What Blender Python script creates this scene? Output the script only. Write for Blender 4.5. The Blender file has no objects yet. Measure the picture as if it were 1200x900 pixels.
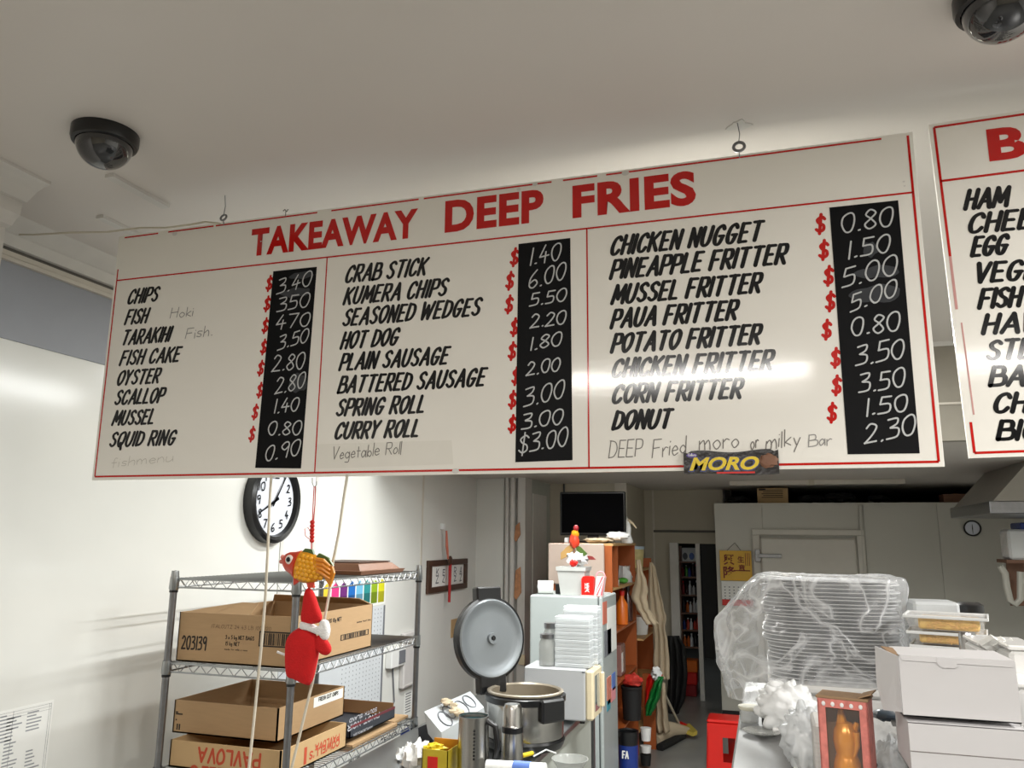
import bpy, math, random
from mathutils import Vector, Matrix, noise
S = bpy.context.scene
COL = S.collection
random.seed(7)
PI = math.pi

# ---------------------------------------------------------------- camera
F_PX, PITCH, YAW, ROLL = 919.1, math.radians(11.126), math.radians(17.763), math.radians(0.5717)
EYE = Vector((0, 0, 2.0))
FW = Vector((-math.sin(YAW)*math.cos(PITCH), math.cos(YAW)*math.cos(PITCH), math.sin(PITCH)))
R0 = Vector((math.cos(YAW), math.sin(YAW), 0))
U0 = R0.cross(FW)
RT = R0*math.cos(ROLL) + U0*math.sin(ROLL)
UP = -R0*math.sin(ROLL) + U0*math.cos(ROLL)
cam = bpy.data.cameras.new('camera'); cam_o = bpy.data.objects.new('camera', cam); COL.objects.link(cam_o)
cam.sensor_width = 36; cam.lens = 36*F_PX/1200; cam.clip_start = .05
cam_o.matrix_world = Matrix.Translation(EYE) @ Matrix((RT, UP, -FW)).transposed().to_4x4()
S.camera = cam_o

# ---------------------------------------------------------------- exposure, world, lamps
S.view_settings.view_transform = 'Standard'; S.view_settings.look = 'None'
S.view_settings.exposure = 1.12; S.view_settings.gamma = 1; S.view_settings.use_curve_mapping = False
W = bpy.data.worlds.new('world'); S.world = W; W.use_nodes = True
W.node_tree.nodes['Background'].inputs[0].default_value = (.8, .9, 1, 1)
W.node_tree.nodes['Background'].inputs[1].default_value = .1
def strip_light(x, y, z, lx, ly, power, col=(1, .97, .92)):
    d = bpy.data.lights.new('tube_or_fill_light', 'AREA'); d.shape = 'RECTANGLE'; d.size = lx; d.size_y = ly
    d.energy = power; d.color = col
    o = bpy.data.objects.new('tube_or_fill_light', d); COL.objects.link(o); o.location = (x, y, z); return o
# (x, y, z, length x, length y, watts): fluorescent battens on the ceiling, plus unseen ones added as fill
LAMPS = [(-.6, -1.2, 3.25, 1.9, .10, 50, (1, .965, .92)), (2.0, -1.2, 3.25, 1.5, .10, 28, (1, .965, .92)), (2.3, 1.35, 3.25, .10, .9, 52, (1, .98, .95)),  # last one is added out of view to brighten the counter goods
         (-.15, 3.4, 3.24, .10, 1.2, 37, (.98, 1, .98)), (-.15, 5.0, 3.24, .10, 1.2, 28, (.98, 1, .98)),
         (2.4, 3.6, 3.24, .10, 1.2, 22, (1, 1, .96)), (-1.5, 5.2, 3.24, .10, .9, 31, (.98, 1, .98)), (-1.4, 6.5, 2.64, .6, .10, 8, (.98, 1, .98)), (-.75, 12.8, 2.55, .5, .10, 2.5, (.9, .97, 1))]  # second and third are added fill for the far left wall and column
for l in LAMPS: strip_light(*l)

# ---------------------------------------------------------------- helpers
def at(px, py, X=None, Y=None, Z=None):
    d = FW*F_PX + RT*(px-600) + UP*(450-py)
    t = (X-EYE.x)/d.x if X is not None else (Y-EYE.y)/d.y if Y is not None else (Z-EYE.z)/d.z
    return EYE + d*t
def s2l(c): return tuple(((v/12.92) if v <= .04045 else ((v+.055)/1.055)**2.4) for v in c)
MATS = {}
def mat(name, col, rough=.5, metal=0, var=.06, scale=12, bump=0, bscale=60, alpha=None, emit=None, trans=0, coat=0, ior=None, stretch=None):
    if name in MATS: return MATS[name]
    m = bpy.data.materials.new(name); m.use_nodes = True; nt = m.node_tree; b = nt.nodes['Principled BSDF']
    c = s2l([v/255 for v in col])
    tc = nt.nodes.new('ShaderNodeTexCoord'); src = tc.outputs['Object']
    if stretch:
        mp = nt.nodes.new('ShaderNodeMapping'); mp.inputs['Scale'].default_value = stretch
        nt.links.new(src, mp.inputs[0]); src = mp.outputs[0]
    n = nt.nodes.new('ShaderNodeTexNoise'); n.inputs['Scale'].default_value = scale; n.inputs['Detail'].default_value = 4
    nt.links.new(src, n.inputs['Vector'])
    r = nt.nodes.new('ShaderNodeMix'); r.data_type = 'RGBA'
    r.inputs[6].default_value = (*[max(0, v*(1-var*1.6)) for v in c], 1); r.inputs[7].default_value = (*[min(1, v*(1+var)) for v in c], 1)
    nt.links.new(n.outputs[0], r.inputs[0]); nt.links.new(r.outputs[2], b.inputs['Base Color'])
    b.inputs['Roughness'].default_value = rough; b.inputs['Metallic'].default_value = metal
    if trans: b.inputs['Transmission Weight'].default_value = trans
    if coat: b.inputs['Coat Weight'].default_value = coat; b.inputs['Coat Roughness'].default_value = .05
    if ior: b.inputs['IOR'].default_value = ior
    if alpha is not None: b.inputs['Alpha'].default_value = alpha
    if emit: b.inputs['Emission Color'].default_value = (*c, 1); b.inputs['Emission Strength'].default_value = emit
    if bump:
        n2 = nt.nodes.new('ShaderNodeTexNoise'); n2.inputs['Scale'].default_value = bscale; n2.inputs['Detail'].default_value = 3
        nt.links.new(src, n2.inputs['Vector'])
        bp = nt.nodes.new('ShaderNodeBump'); bp.inputs['Strength'].default_value = bump; bp.inputs['Distance'].default_value = .01
        nt.links.new(n2.outputs[0], bp.inputs['Height']); nt.links.new(bp.outputs[0], b.inputs['Normal'])
    MATS[name] = m; return m
def root_loc(o):
    v = Vector((0, 0, 0))
    while o: v += o.location; o = o.parent
    return v
class MB:
    def __init__(s, M=None): s.v = []; s.f = []; s.M = M
    def add(s, vs, fs):
        n = len(s.v); s.v += [Vector(v) for v in vs]; s.f += [tuple(i+n for i in f) for f in fs]; return s
    def box(s, x0, x1, y0, y1, z0, z1, b=0):
        if b <= 0 or min(abs(x1-x0), abs(y1-y0), abs(z1-z0)) < 2.2*b:
            vs = [(x, y, z) for z in (z0, z1) for y in (y0, y1) for x in (x0, x1)]
            return s.add(vs, [(0, 2, 3, 1), (4, 5, 7, 6), (0, 1, 5, 4), (2, 6, 7, 3), (0, 4, 6, 2), (1, 3, 7, 5)])
        vs = []; idx = {}                                   # chamfered box
        X = (x0, x1); Y = (y0, y1); Z = (z0, z1)
        for i in (0, 1):
            for j in (0, 1):
                for k in (0, 1):
                    sx, sy, sz = (b if i == 0 else -b), (b if j == 0 else -b), (b if k == 0 else -b)
                    for a, p in enumerate(((X[i], Y[j]+sy, Z[k]+sz), (X[i]+sx, Y[j], Z[k]+sz), (X[i]+sx, Y[j]+sy, Z[k]))):
                        idx[i, j, k, a] = len(vs); vs.append(p)
        g = lambda i, j, k, a: idx[i, j, k, a]
        fs = []
        for i in (0, 1): fs.append((g(i, 0, 0, 0), g(i, 1, 0, 0), g(i, 1, 1, 0), g(i, 0, 1, 0)))
        for j in (0, 1): fs.append((g(0, j, 0, 1), g(1, j, 0, 1), g(1, j, 1, 1), g(0, j, 1, 1)))
        for k in (0, 1): fs.append((g(0, 0, k, 2), g(1, 0, k, 2), g(1, 1, k, 2), g(0, 1, k, 2)))
        for i in (0, 1):
            for j in (0, 1): fs.append((g(i, j, 0, 0), g(i, j, 1, 0), g(i, j, 1, 1), g(i, j, 0, 1)))
            for k in (0, 1): fs.append((g(i, 0, k, 0), g(i, 1, k, 0), g(i, 1, k, 2), g(i, 0, k, 2)))
        for j in (0, 1):
            for k in (0, 1): fs.append((g(0, j, k, 1), g(1, j, k, 1), g(1, j, k, 2), g(0, j, k, 2)))
        for i in (0, 1):
            for j in (0, 1):
                for k in (0, 1): fs.append((g(i, j, k, 0), g(i, j, k, 1), g(i, j, k, 2)))
        return s.add(vs, fs)
    def quad(s, a, b, c, d): return s.add([a, b, c, d], [(0, 1, 2, 3)])
    def slab(s, pts, dv):                                   # polygon extruded by vector
        n = len(pts); dv = Vector(dv); vs = [Vector(p) for p in pts]; vs += [p+dv for p in vs[:n]]
        fs = [tuple(range(n)), tuple(range(2*n-1, n-1, -1))] + [(i, i+n, (i+1) % n+n, (i+1) % n) for i in range(n)]
        return s.add(vs, fs)
    def tube(s, pts, r, n=8, closed=False, cap=True):
        pts = [Vector(p) for p in pts]; m = len(pts); rs = r if isinstance(r, (list, tuple)) else [r]*m
        vs = []; up = None
        for i, p in enumerate(pts):
            if closed: t = pts[(i+1) % m]-pts[i-1]
            else: t = (pts[min(i+1, m-1)]-pts[max(i-1, 0)])
            t = t.normalized() if t.length > 1e-9 else Vector((0, 0, 1))
            if up is None: up = Vector((0, 0, 1)) if abs(t.z) < .9 else Vector((1, 0, 0))
            a = t.cross(up); a = a.normalized() if a.length > 1e-6 else t.orthogonal().normalized(); up = a.cross(t)
            for k in range(n):
                q = 2*PI*k/n; vs.append(p + (a*math.cos(q)+up*math.sin(q))*rs[i])
        fs = []
        for i in range(m if closed else m-1):
            for k in range(n):
                j = (i+1) % m; fs.append((i*n+k, i*n+(k+1) % n, j*n+(k+1) % n, j*n+k))
        if cap and not closed: fs += [tuple(range(n-1, -1, -1)), tuple((m-1)*n+k for k in range(n))]
        return s.add(vs, fs)
    def lathe(s, prof, c=(0, 0, 0), n=24, M=None, sx=1, sy=1):   # prof: (r, z)
        c = Vector(c); vs = []
        for r, z in prof:
            for k in range(n):
                q = 2*PI*k/n; p = Vector((r*math.cos(q)*sx, r*math.sin(q)*sy, z)); p = M @ p if M else p; vs.append(p+c)
        fs = [(i*n+k, i*n+(k+1) % n, (i+1)*n+(k+1) % n, (i+1)*n+k) for i in range(len(prof)-1) for k in range(n)]
        return s.add(vs, fs)
    def blob(s, c, r, n=14, m=9, amp=0, fr=3, seed=0, M=None):
        c = Vector(c); vs = []; r = Vector(r) if hasattr(r, '__len__') else Vector((r, r, r))
        for i in range(m+1):
            t = PI*i/m
            for k in range(n):
                q = 2*PI*k/n; d = Vector((math.sin(t)*math.cos(q), math.sin(t)*math.sin(q), math.cos(t)))
                w = 1+amp*noise.noise(d*fr+Vector((seed*7.3, seed, 0))); p = Vector((d.x*r.x, d.y*r.y, d.z*r.z))*w
                vs.append(c+(M @ p if M else p))
        fs = [(i*n+k, (i+1)*n+k, (i+1)*n+(k+1) % n, i*n+(k+1) % n) for i in range(m) for k in range(n)]
        return s.add(vs, fs)
    def build(s, name, m, parent=None, smooth=False, label=None, kind=None):
        off = root_loc(parent) if parent else Vector((0, 0, 0))
        me = bpy.data.meshes.new(name)
        vs = [(s.M @ v if s.M else v)-off for v in s.v]
        me.from_pydata([tuple(v) for v in vs], [], s.f); me.materials.append(m)
        import bmesh
        bm = bmesh.new(); bm.from_mesh(me)
        bmesh.ops.remove_doubles(bm, verts=bm.verts, dist=1e-6)
        bmesh.ops.recalc_face_normals(bm, faces=bm.faces); bm.to_mesh(me); bm.free()
        if smooth:
            for p in me.polygons: p.use_smooth = True
            try: smooth == 'all' or me.set_sharp_from_angle(angle=math.radians(38))
            except Exception: pass
        o = bpy.data.objects.new(name, me); COL.objects.link(o)
        if parent: o.parent = parent
        if label: o['label'] = label
        if kind: o['kind'] = kind
        return o
def tag(o, label=None, cat=None, group=None, kind=None):
    if label: o['label'] = label
    if cat: o['category'] = cat
    if group: o['group'] = group
    if kind: o['kind'] = kind
    return o
def thing(name, label, cat, loc=(0, 0, 0), group=None):
    o = bpy.data.objects.new(name, None); COL.objects.link(o); o.location = loc; o.empty_display_size = .05
    return tag(o, label, cat, group)
def box(name, m, parent, x0, x1, y0, y1, z0, z1, b=0, **k): return MB().box(x0, x1, y0, y1, z0, z1, b).build(name, m, parent, **k)
def struct(name, mb, m, parent=None, smooth=False): return mb.build(name, m, parent, smooth=smooth, kind='structure')
def copy_tree(o, parent=None):
    c = o.copy(); COL.objects.link(c); c.parent = parent
    for ch in list(o.children): copy_tree(ch, c)
    return c
def rotm(ax, deg): return Matrix.Rotation(math.radians(deg), 4, ax)
def around(c, M): return Matrix.Translation(Vector(c)) @ M @ Matrix.Translation(-Vector(c))

# ---------------------------------------------------------------- stroke lettering
G = {
'A': '0,0 .34,1 .6,0;.11,.34 .54,.34', 'B': '0,0 .02,1;~0,1 .4,.97 .42,.6 .05,.53;~.05,.53 .52,.48 .5,.06 0,0',
'C': '~.5,.8 .38,1 .12,.85 .02,.4 .12,.03 .35,.02 .5,.22', 'D': '0,0 .03,1;~0,1 .42,.88 .52,.45 .34,.08 0,0',
'E': '.45,1 .03,1 0,0 .44,0;.02,.52 .37,.52', 'F': '.48,1 .03,1 0,0;.02,.52 .38,.52',
'G': '~.5,.82 .38,1 .12,.85 .02,.4 .12,.03 .36,.02 .5,.4;.28,.43 .56,.43', 'H': '0,0 .03,1;.46,0 .5,1;.02,.5 .48,.52',
'I': '0,0 .03,1', 'J': '~.4,1 .38,.2 .2,0 0,.15', 'K': '0,0 .03,1;.52,1 .02,.42;.16,.58 .5,0', 'L': '.03,1 0,0 .42,0',
'M': '0,0 .1,1 .34,.25 .66,1 .7,0', 'N': '0,0 .04,1 .46,0 .52,1', 'O': '@.3,1 .06,.82 .01,.4 .14,.03 .3,0 .5,.3 .54,.75 .44,.97',
'P': '0,0 .03,1;~.02,1 .44,.97 .46,.52 .02,.45', 'Q': '@.3,1 .06,.82 .01,.4 .14,.03 .3,0 .5,.3 .54,.75 .44,.97;.3,.2 .44,-.22',
'R': '0,0 .03,1;~.02,1 .44,.97 .44,.54 .03,.47;.2,.47 .5,0', 'S': '~.47,.86 .3,1 .06,.84 .14,.6 .4,.4 .42,.12 .2,0 0,.14',
'T': '0,1 .56,1;.3,1 .26,0', 'U': '~.03,1 0,.3 .14,0 .36,.04 .48,.35 .52,1', 'V': '0,1 .2,0 .5,1', 'W': '0,1 .12,0 .38,.8 .54,0 .8,1',
'X': '0,1 .5,0;.5,1 0,0', 'Y': '0,1 .22,.48 .52,1;.22,.48 .2,0', 'Z': '0,1 .5,1 0,0 .5,0',
'0': '@.25,1 .05,.8 .0,.4 .15,.02 .35,.05 .46,.5 .42,.9', '1': '.12,1 .08,0', '2': '~.04,.8 .2,1 .42,.82 .3,.45 0,.02;0,.02 .46,.04',
'3': '~.04,.95 .38,.98 .36,.72 .14,.55;~.14,.55 .42,.45 .38,.08 0,.02', '4': '.24,1 0,.35 .44,.38;.3,.62 .26,-.02',
'5': '.44,1 .1,1 .06,.58;~.06,.58 .4,.55 .38,.1 0,.02', '6': '~.36,1 .08,.6 .03,.15 .25,.0 .42,.22 .28,.45 .04,.3', '7': '0,1 .46,1 .14,0',
'8': '@.24,.52 .04,.75 .2,1 .4,.82 .22,.52 .02,.25 .2,0 .42,.2', '9': '~.42,.75 .2,.5 .03,.75 .2,1 .42,.85 .36,0',
'.': '.05,.02 .1,.05', '-': '0,.45 .3,.45', "'": '.05,1 .02,.8', '$': '~.46,.82 .3,.97 .04,.8 .16,.56 .4,.42 .42,.14 .2,.03 0,.18;.24,1.15 .2,-.12', ':': '.05,.6 .07,.62;.05,.1 .07,.12', '/': '.4,1 0,0',
'a': '@.18,.55 .0,.3 .14,.0 .34,.3;.36,.55 .38,0', 'b': '0,1 0,0;@.18,.5 .02,.25 .2,0 .36,.25', 'c': '~.34,.48 .14,.52 .02,.25 .16,0 .36,.1', 'd': '@.18,.5 .0,.25 .18,0 .34,.25;.36,1 .36,0',
'e': '~.02,.28 .34,.32 .2,.54 .02,.3 .14,.0 .36,.1', 'f': '~.3,.95 .14,.9 .12,0;0,.5 .28,.5', 'g': '@.18,.5 .0,.25 .18,.02 .34,.25;~.36,.5 .34,-.25 .05,-.3', 'h': '0,1 0,0;~0,.3 .2,.55 .32,.35 .32,0',
'i': '0,.5 0,0;0,.75 .01,.77', 'k': '0,1 0,0;.3,.5 .02,.22 .32,0', 'l': '0,1 0,0', 'm': '0,.5 0,0;~0,.3 .16,.55 .26,.3 .26,0;~.26,.3 .42,.55 .52,.3 .52,0', 'n': '0,.5 0,0;~0,.3 .2,.55 .32,.3 .32,0',
'o': '@.18,.52 .0,.28 .16,0 .36,.26', 'p': '0,.5 0,-.35;@.18,.5 .02,.25 .2,0 .36,.25', 'r': '0,.5 0,0;~0,.3 .14,.52 .28,.48', 's': '~.28,.48 .08,.5 .04,.32 .26,.2 .2,0 0,.04', 't': '.12,.85 .12,0;0,.52 .28,.52', 'u': '~0,.5 .02,.05 .2,0 .32,.2;.32,.5 .34,0',
'v': '0,.5 .15,0 .32,.5', 'w': '0,.5 .12,0 .24,.4 .36,0 .5,.5', 'x': '0,.5 .3,0;.3,.5 0,0', 'y': '0,.5 .16,.05;.34,.5 .06,-.35', 'z': '0,.5 .3,.5 0,0 .3,0'}
def catmull(p, closed=False, k=4):
    out = []; n = len(p)
    for i in range(n if closed else n-1):
        a, b, c, d = (p[(i-1) % n], p[i], p[(i+1) % n], p[(i+2) % n]) if closed else (p[max(i-1, 0)], p[i], p[i+1], p[min(i+2, n-1)])
        for j in range(k):
            t = j/k
            out.append(tuple(.5*((2*b[q])+(c[q]-a[q])*t+(2*a[q]-5*b[q]+4*c[q]-d[q])*t*t+(3*b[q]-a[q]-3*c[q]+d[q])*t**3) for q in (0, 1)))
    out.append(p[0] if closed else p[-1]); return out
def strokes(text, jit=0, gap=.2, space=.42):
    x = 0; res = []
    for ch in text:
        if ch == ' ': x += space; continue
        g = G.get(ch)
        if not g: x += .3; continue
        w = 0; dy = random.uniform(-jit, jit); sc = 1+random.uniform(-jit, jit)
        for st in g.split(';'):
            mode = st[0] if st[0] in '~@' else ''
            p = [tuple(float(v) for v in q.split(',')) for q in st.lstrip('~@').split()]
            p = [(a*sc+random.uniform(-jit, jit)*.4, b*sc+dy+random.uniform(-jit, jit)*.4) for a, b in p]
            w = max(w, max(a for a, b in p))
            if mode: p = catmull(p, mode == '@')
            res.append([(a+x, b) for a, b in p])
        x += w+gap
    return res, x-gap
def lettering(mb, text, O, dx, dn, width, h, th, shear=.0, up=(0, 0, 1), jit=0, gap=.2, lift=.0008, flip=False, space=.42, nib=0):
    """flat strokes on a surface: O start of the baseline, dx reading direction, dn outward normal"""
    O, dx, dn, up = Vector(O), Vector(dx).normalized(), Vector(dn).normalized(), Vector(up)
    st, w = strokes(text, jit, gap, space); k = (width-th)/max(w, .1) if width else h
    layer = 0
    for p in st:
        q = [((a*k + th/2) + shear*b*h, b*h) for a, b in p]
        runs = [[q[0]]]
        for i in range(1, len(q)):
            runs[-1].append(q[i])
            if i < len(q)-1 and mode_corner(q, i): runs.append([q[i]])
        for q in runs: layer = stroke_run(mb, q, layer, O, dx, dn, up, th, nib, lift)
def stroke_run(mb, q, layer, O, dx, dn, up, th, nib, lift):
    if True:
        layer += 1; n = len(q)
        e = dn*(lift+.00004*(layer % 4))
        vs = []
        for i in range(n):
            ax, ay = q[max(i-1, 0)]; bx, by = q[min(i+1, n-1)]; tx, ty = bx-ax, by-ay; L = math.hypot(tx, ty) or 1; tx /= L; ty /= L
            t2 = th*(1-nib*abs(tx))
            vs.append((q[i][0]-ty*t2/2, q[i][1]+tx*t2/2)); vs.append((q[i][0]+ty*t2/2, q[i][1]-tx*t2/2))
        if not (len(q) > 3 and math.hypot(q[0][0]-q[-1][0], q[0][1]-q[-1][1]) < 1e-6):
            for end, nb in ((0, 1), (n-1, n-2)):                      # rounded ends
                cx, cy = q[end]; ox, oy = q[end][0]-q[nb][0], q[end][1]-q[nb][1]; L = math.hypot(ox, oy) or 1; ox /= L; oy /= L
                rr = th*(1-nib*abs(ox))/2
                pts = [(cx+rr*(ox*math.cos(a)-oy*math.sin(a)), cy+rr*(oy*math.cos(a)+ox*math.sin(a))) for a in [PI*(j/4-.5) for j in range(5)]]
                mb.add([O+dx*a+up*b+e for a, b in pts], [tuple(range(5))])
        mb.add([O+dx*a+up*b+e for a, b in vs], [(2*i, 2*i+1, 2*i+3, 2*i+2) for i in range(n-1)])
    return layer
def mode_corner(q, i):
    ax, ay = q[i][0]-q[i-1][0], q[i][1]-q[i-1][1]; bx, by = q[i+1][0]-q[i][0], q[i+1][1]-q[i][1]
    return (ax*bx+ay*by) < .75*math.hypot(ax, ay)*math.hypot(bx, by)
def font_text(name, text, O, width, h, m, parent, rot=(PI/2, 0, 0), bold=.0, shear=0, extrude=0, space=1.0):
    """block lettering from the built-in typeface, turned into a mesh and fitted to width x height; reads along local x"""
    cu = bpy.data.curves.new('tmp', 'FONT'); cu.body = text; cu.size = 1; cu.offset = bold; cu.shear = shear; cu.resolution_u = 4; cu.space_character = space; cu.extrude = extrude
    o = bpy.data.objects.new('tmp', cu); COL.objects.link(o)
    dg = bpy.context.evaluated_depsgraph_get(); me = bpy.data.meshes.new_from_object(o.evaluated_get(dg))
    bpy.data.objects.remove(o); bpy.data.curves.remove(cu)
    xs = [v.co.x for v in me.vertices]; ys = [v.co.y for v in me.vertices]
    x0, x1, y0, y1 = min(xs), max(xs), min(ys), max(ys); sx = width/(x1-x0); sy = h/(y1-y0)
    R = Matrix.Rotation(rot[2], 4, 'Z') @ Matrix.Rotation(rot[1], 4, 'Y') @ Matrix.Rotation(rot[0], 4, 'X')
    off = root_loc(parent)
    for v in me.vertices:
        v.co = R @ Vector(((v.co.x-x0)*sx, (v.co.y-y0)*sy, v.co.z)) + Vector(O) - off
    me.materials.clear(); me.materials.append(m); me.name = name
    ob = bpy.data.objects.new(name, me); COL.objects.link(ob); ob.parent = parent; return ob

# ---------------------------------------------------------------- materials
M = lambda n: MATS[n]
mat('ceiling', (219, 213, 207), .45, var=.03, scale=2, bump=.03, bscale=5)
mat('wall_white', (228, 228, 223), .16, var=.025, scale=3, bump=.05, bscale=2.5)
mat('wall_grey', (152, 155, 162), .6, var=.02)
mat('trim_cream', (205, 198, 186), .5); mat('trim_white', (214, 211, 206), .5); mat('dark_gap', (96, 92, 86), .7)
mat('beige_wall', (186, 178, 160), .6, var=.06, scale=3); mat('greenish_wall', (180, 184, 176), .5)
mat('floor', (128, 128, 124), .35, var=.15, scale=4, bump=.05)
mat('cold_panel', (196, 194, 184), .45, var=.04, scale=2); mat('cold_door', (206, 202, 192), .4, var=.03)
mat('board', (240, 237, 229), .10, var=.02, scale=4, bump=.03, bscale=7, stretch=(.5, 1, 2.5))
mat('red_paint', (196, 26, 22), .12, var=.05); mat('black_paint', (16, 18, 22), .10, var=.05); mat('pink_faded', (205, 150, 145), .4)
mat('chalk_black', (11, 12, 15), .5, var=.35, scale=9); MATS['chalk_black'].node_tree.nodes['Principled BSDF'].inputs['Specular IOR Level'].default_value = .15; mat('chalk', (196, 198, 198), .9, var=.12, scale=200); mat('chalk_smudge', (62, 64, 68), .9, var=.4, scale=25)
mat('pencil', (150, 148, 145), .8, var=.1); mat('tape', (232, 229, 220), .25, var=.02, scale=20)
mat('black_plastic', (18, 18, 20), .3, var=.1); mat('black_matte', (20, 20, 21), .65, var=.15)
mat('dome', (30, 31, 35), .06, var=.1, coat=1); mat('steel', (176, 174, 170), .25, 1, var=.06, scale=5, stretch=(30, 30, 1)); mat('chrome', (178, 178, 178), .2, 1, var=.05)
mat('steel_flat', (165, 167, 168), .35, 1, var=.08, scale=6); mat('zinc', (136, 136, 138), .3, .9, var=.15, scale=30)
mat('card', (176, 144, 106), .8, var=.06, scale=14, bump=.05, bscale=120, stretch=(1, 1, 8)); mat('card_light', (190, 158, 114), .8, var=.05, scale=14); mat('card_in', (150, 112, 76), .85, var=.08)
mat('print_black', (40, 34, 30), .8); mat('print_red', (186, 74, 46), .8); mat('wine_box', (44, 48, 56), .6); mat('print_silver', (170, 170, 175), .6); mat('maroon', (110, 36, 44), .6)
mat('white', (232, 232, 230), .5, var=.03); mat('white_gloss', (236, 236, 234), .2, var=.02); mat('paper', (236, 236, 232), .7, var=.03); mat('ink', (110, 112, 118), .8)
mat('white_card', (208, 207, 208), .65, var=.03, scale=5); mat('card_shadow', (120, 112, 108), .9)
mat('clock_face', (222, 226, 236), .4, var=.01); mat('wood_dark', (74, 48, 34), .5, var=.2, scale=20); mat('wood_brown', (122, 84, 62), .5, var=.15, scale=12)
mat('orange_wood', (164, 84, 36), .45, var=.14, scale=8, stretch=(1, 1, .15)); mat('wood_tan', (190, 150, 98), .5, var=.1)
mat('red', (206, 28, 20), .35, var=.06); mat('red_felt', (200, 18, 20), .9, var=.1, scale=60, bump=.3, bscale=200); mat('fur_white', (232, 230, 228), .95, bump=.5, bscale=150)
mat('cord', (206, 198, 180), .7, var=.1, scale=60); mat('fish_gold', (222, 150, 30), .3, var=.15, scale=30); mat('fish_red', (206, 62, 36), .3); mat('fish_green', (70, 96, 40), .4); mat('eye_white', (235, 225, 215), .3)
mat('fridge', (166, 173, 172), .4, var=.02); mat('microwave', (178, 180, 182), .4, var=.02); mat('cream_plastic', (222, 208, 176), .4); mat('glass_dark', (120, 130, 130), .08, var=.2, scale=3, coat=.6)
mat('screen', (2, 2, 3), .9, var=.1); MATS['screen'].node_tree.nodes['Principled BSDF'].inputs['Specular IOR Level'].default_value = .05; mat('lid_grey', (132, 137, 141), .35, .5, var=.05, scale=6); mat('inner_pot', (150, 140, 124), .35, .5); mat('inner_brown', (98, 88, 74), .45)
mat('plastic_clear', (226, 230, 232), .3, var=.03, alpha=.6, bump=.1); mat('jar_glass', (170, 172, 168), .1, var=.05, alpha=.55)
mat('plastic_white', (228, 230, 230), .35, var=.03); mat('teal', (52, 84, 88), .3); mat('foil_plate', (226, 227, 228), .25, .2, var=.04)
mat('pot_white', (186, 187, 184), .5); mat('noodles', (250, 196, 110), .5, var=.25, scale=60, bump=.6, bscale=90); mat('gold_toy', (216, 138, 20), .22, .25, var=.05); mat('pink_box', (206, 122, 112), .5, var=.15, scale=60); mat('box_window', (150, 120, 100), .12, var=.1)
mat('apron', (188, 172, 146), .85, var=.08, scale=6); mat('green_bag', (16, 110, 48), .4, var=.1); mat('blue', (26, 52, 130), .4, var=.1); mat('yellow', (226, 196, 40), .4); mat('orange', (222, 110, 24), .35)
mat('pink', (232, 150, 160), .4); mat('straw', (170, 150, 60), .8, var=.2, scale=60); mat('wet_grey', (118, 112, 98), .7, var=.2)
mat('calendar_gold', (222, 172, 32), .4, var=.06); mat('brush_red', (120, 30, 20), .6)
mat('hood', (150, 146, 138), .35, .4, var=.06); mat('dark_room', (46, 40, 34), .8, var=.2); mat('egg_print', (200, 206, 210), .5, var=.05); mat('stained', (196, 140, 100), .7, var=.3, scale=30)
mat('counter_steel', (128, 128, 127), .45, .7, var=.12, scale=3); mat('tv_black', (10, 10, 12), .2)
def film_mat():
    m = bpy.data.materials.new('bag_film'); m.use_nodes = True; nt = m.node_tree; N = nt.nodes; N.clear(); L = nt.links.new
    out = N.new('ShaderNodeOutputMaterial'); mx = N.new('ShaderNodeMixShader'); tr = N.new('ShaderNodeBsdfTransparent'); pr = N.new('ShaderNodeBsdfPrincipled')
    tc = N.new('ShaderNodeTexCoord'); n = N.new('ShaderNodeTexNoise'); n.inputs['Scale'].default_value = 9; n.inputs['Detail'].default_value = 2.5; n.inputs['Distortion'].default_value = 1.2
    L(tc.outputs['Object'], n.inputs[0])
    def mt(op, a, b=None):
        k = N.new('ShaderNodeMath'); k.operation = op
        for i, v in enumerate((a, b)):
            if v is None: continue
            if isinstance(v, (int, float)): k.inputs[i].default_value = v
            else: L(v, k.inputs[i])
        return k.outputs[0]
    ridge = mt('POWER', mt('SUBTRACT', 1, mt('MULTIPLY', mt('ABSOLUTE', mt('SUBTRACT', n.outputs[0], .5)), 7)), 3)
    ridge = mt('MAXIMUM', ridge, 0)
    lw = N.new('ShaderNodeLayerWeight'); lw.inputs[0].default_value = .25
    fac = mt('ADD', mt('ADD', mt('MULTIPLY', ridge, .34), .15), mt('MULTIPLY', lw.outputs['Fresnel'], .45))  # ridges whiten the film, painting wrinkle highlights into the mix
    cl = N.new('ShaderNodeClamp'); L(fac, cl.inputs[0]); L(cl.outputs[0], mx.inputs[0])
    bp = N.new('ShaderNodeBump'); bp.inputs['Strength'].default_value = .7; bp.inputs['Distance'].default_value = .012
    L(n.outputs[0], bp.inputs['Height']); L(bp.outputs[0], pr.inputs['Normal'])
    pr.inputs['Base Color'].default_value = (.92, .94, .96, 1); pr.inputs['Roughness'].default_value = .12; pr.inputs['Specular IOR Level'].default_value = .9
    L(tr.outputs[0], mx.inputs[1]); L(pr.outputs[0], mx.inputs[2]); L(mx.outputs[0], out.inputs[0]); MATS['bag_film'] = m
film_mat()

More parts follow.
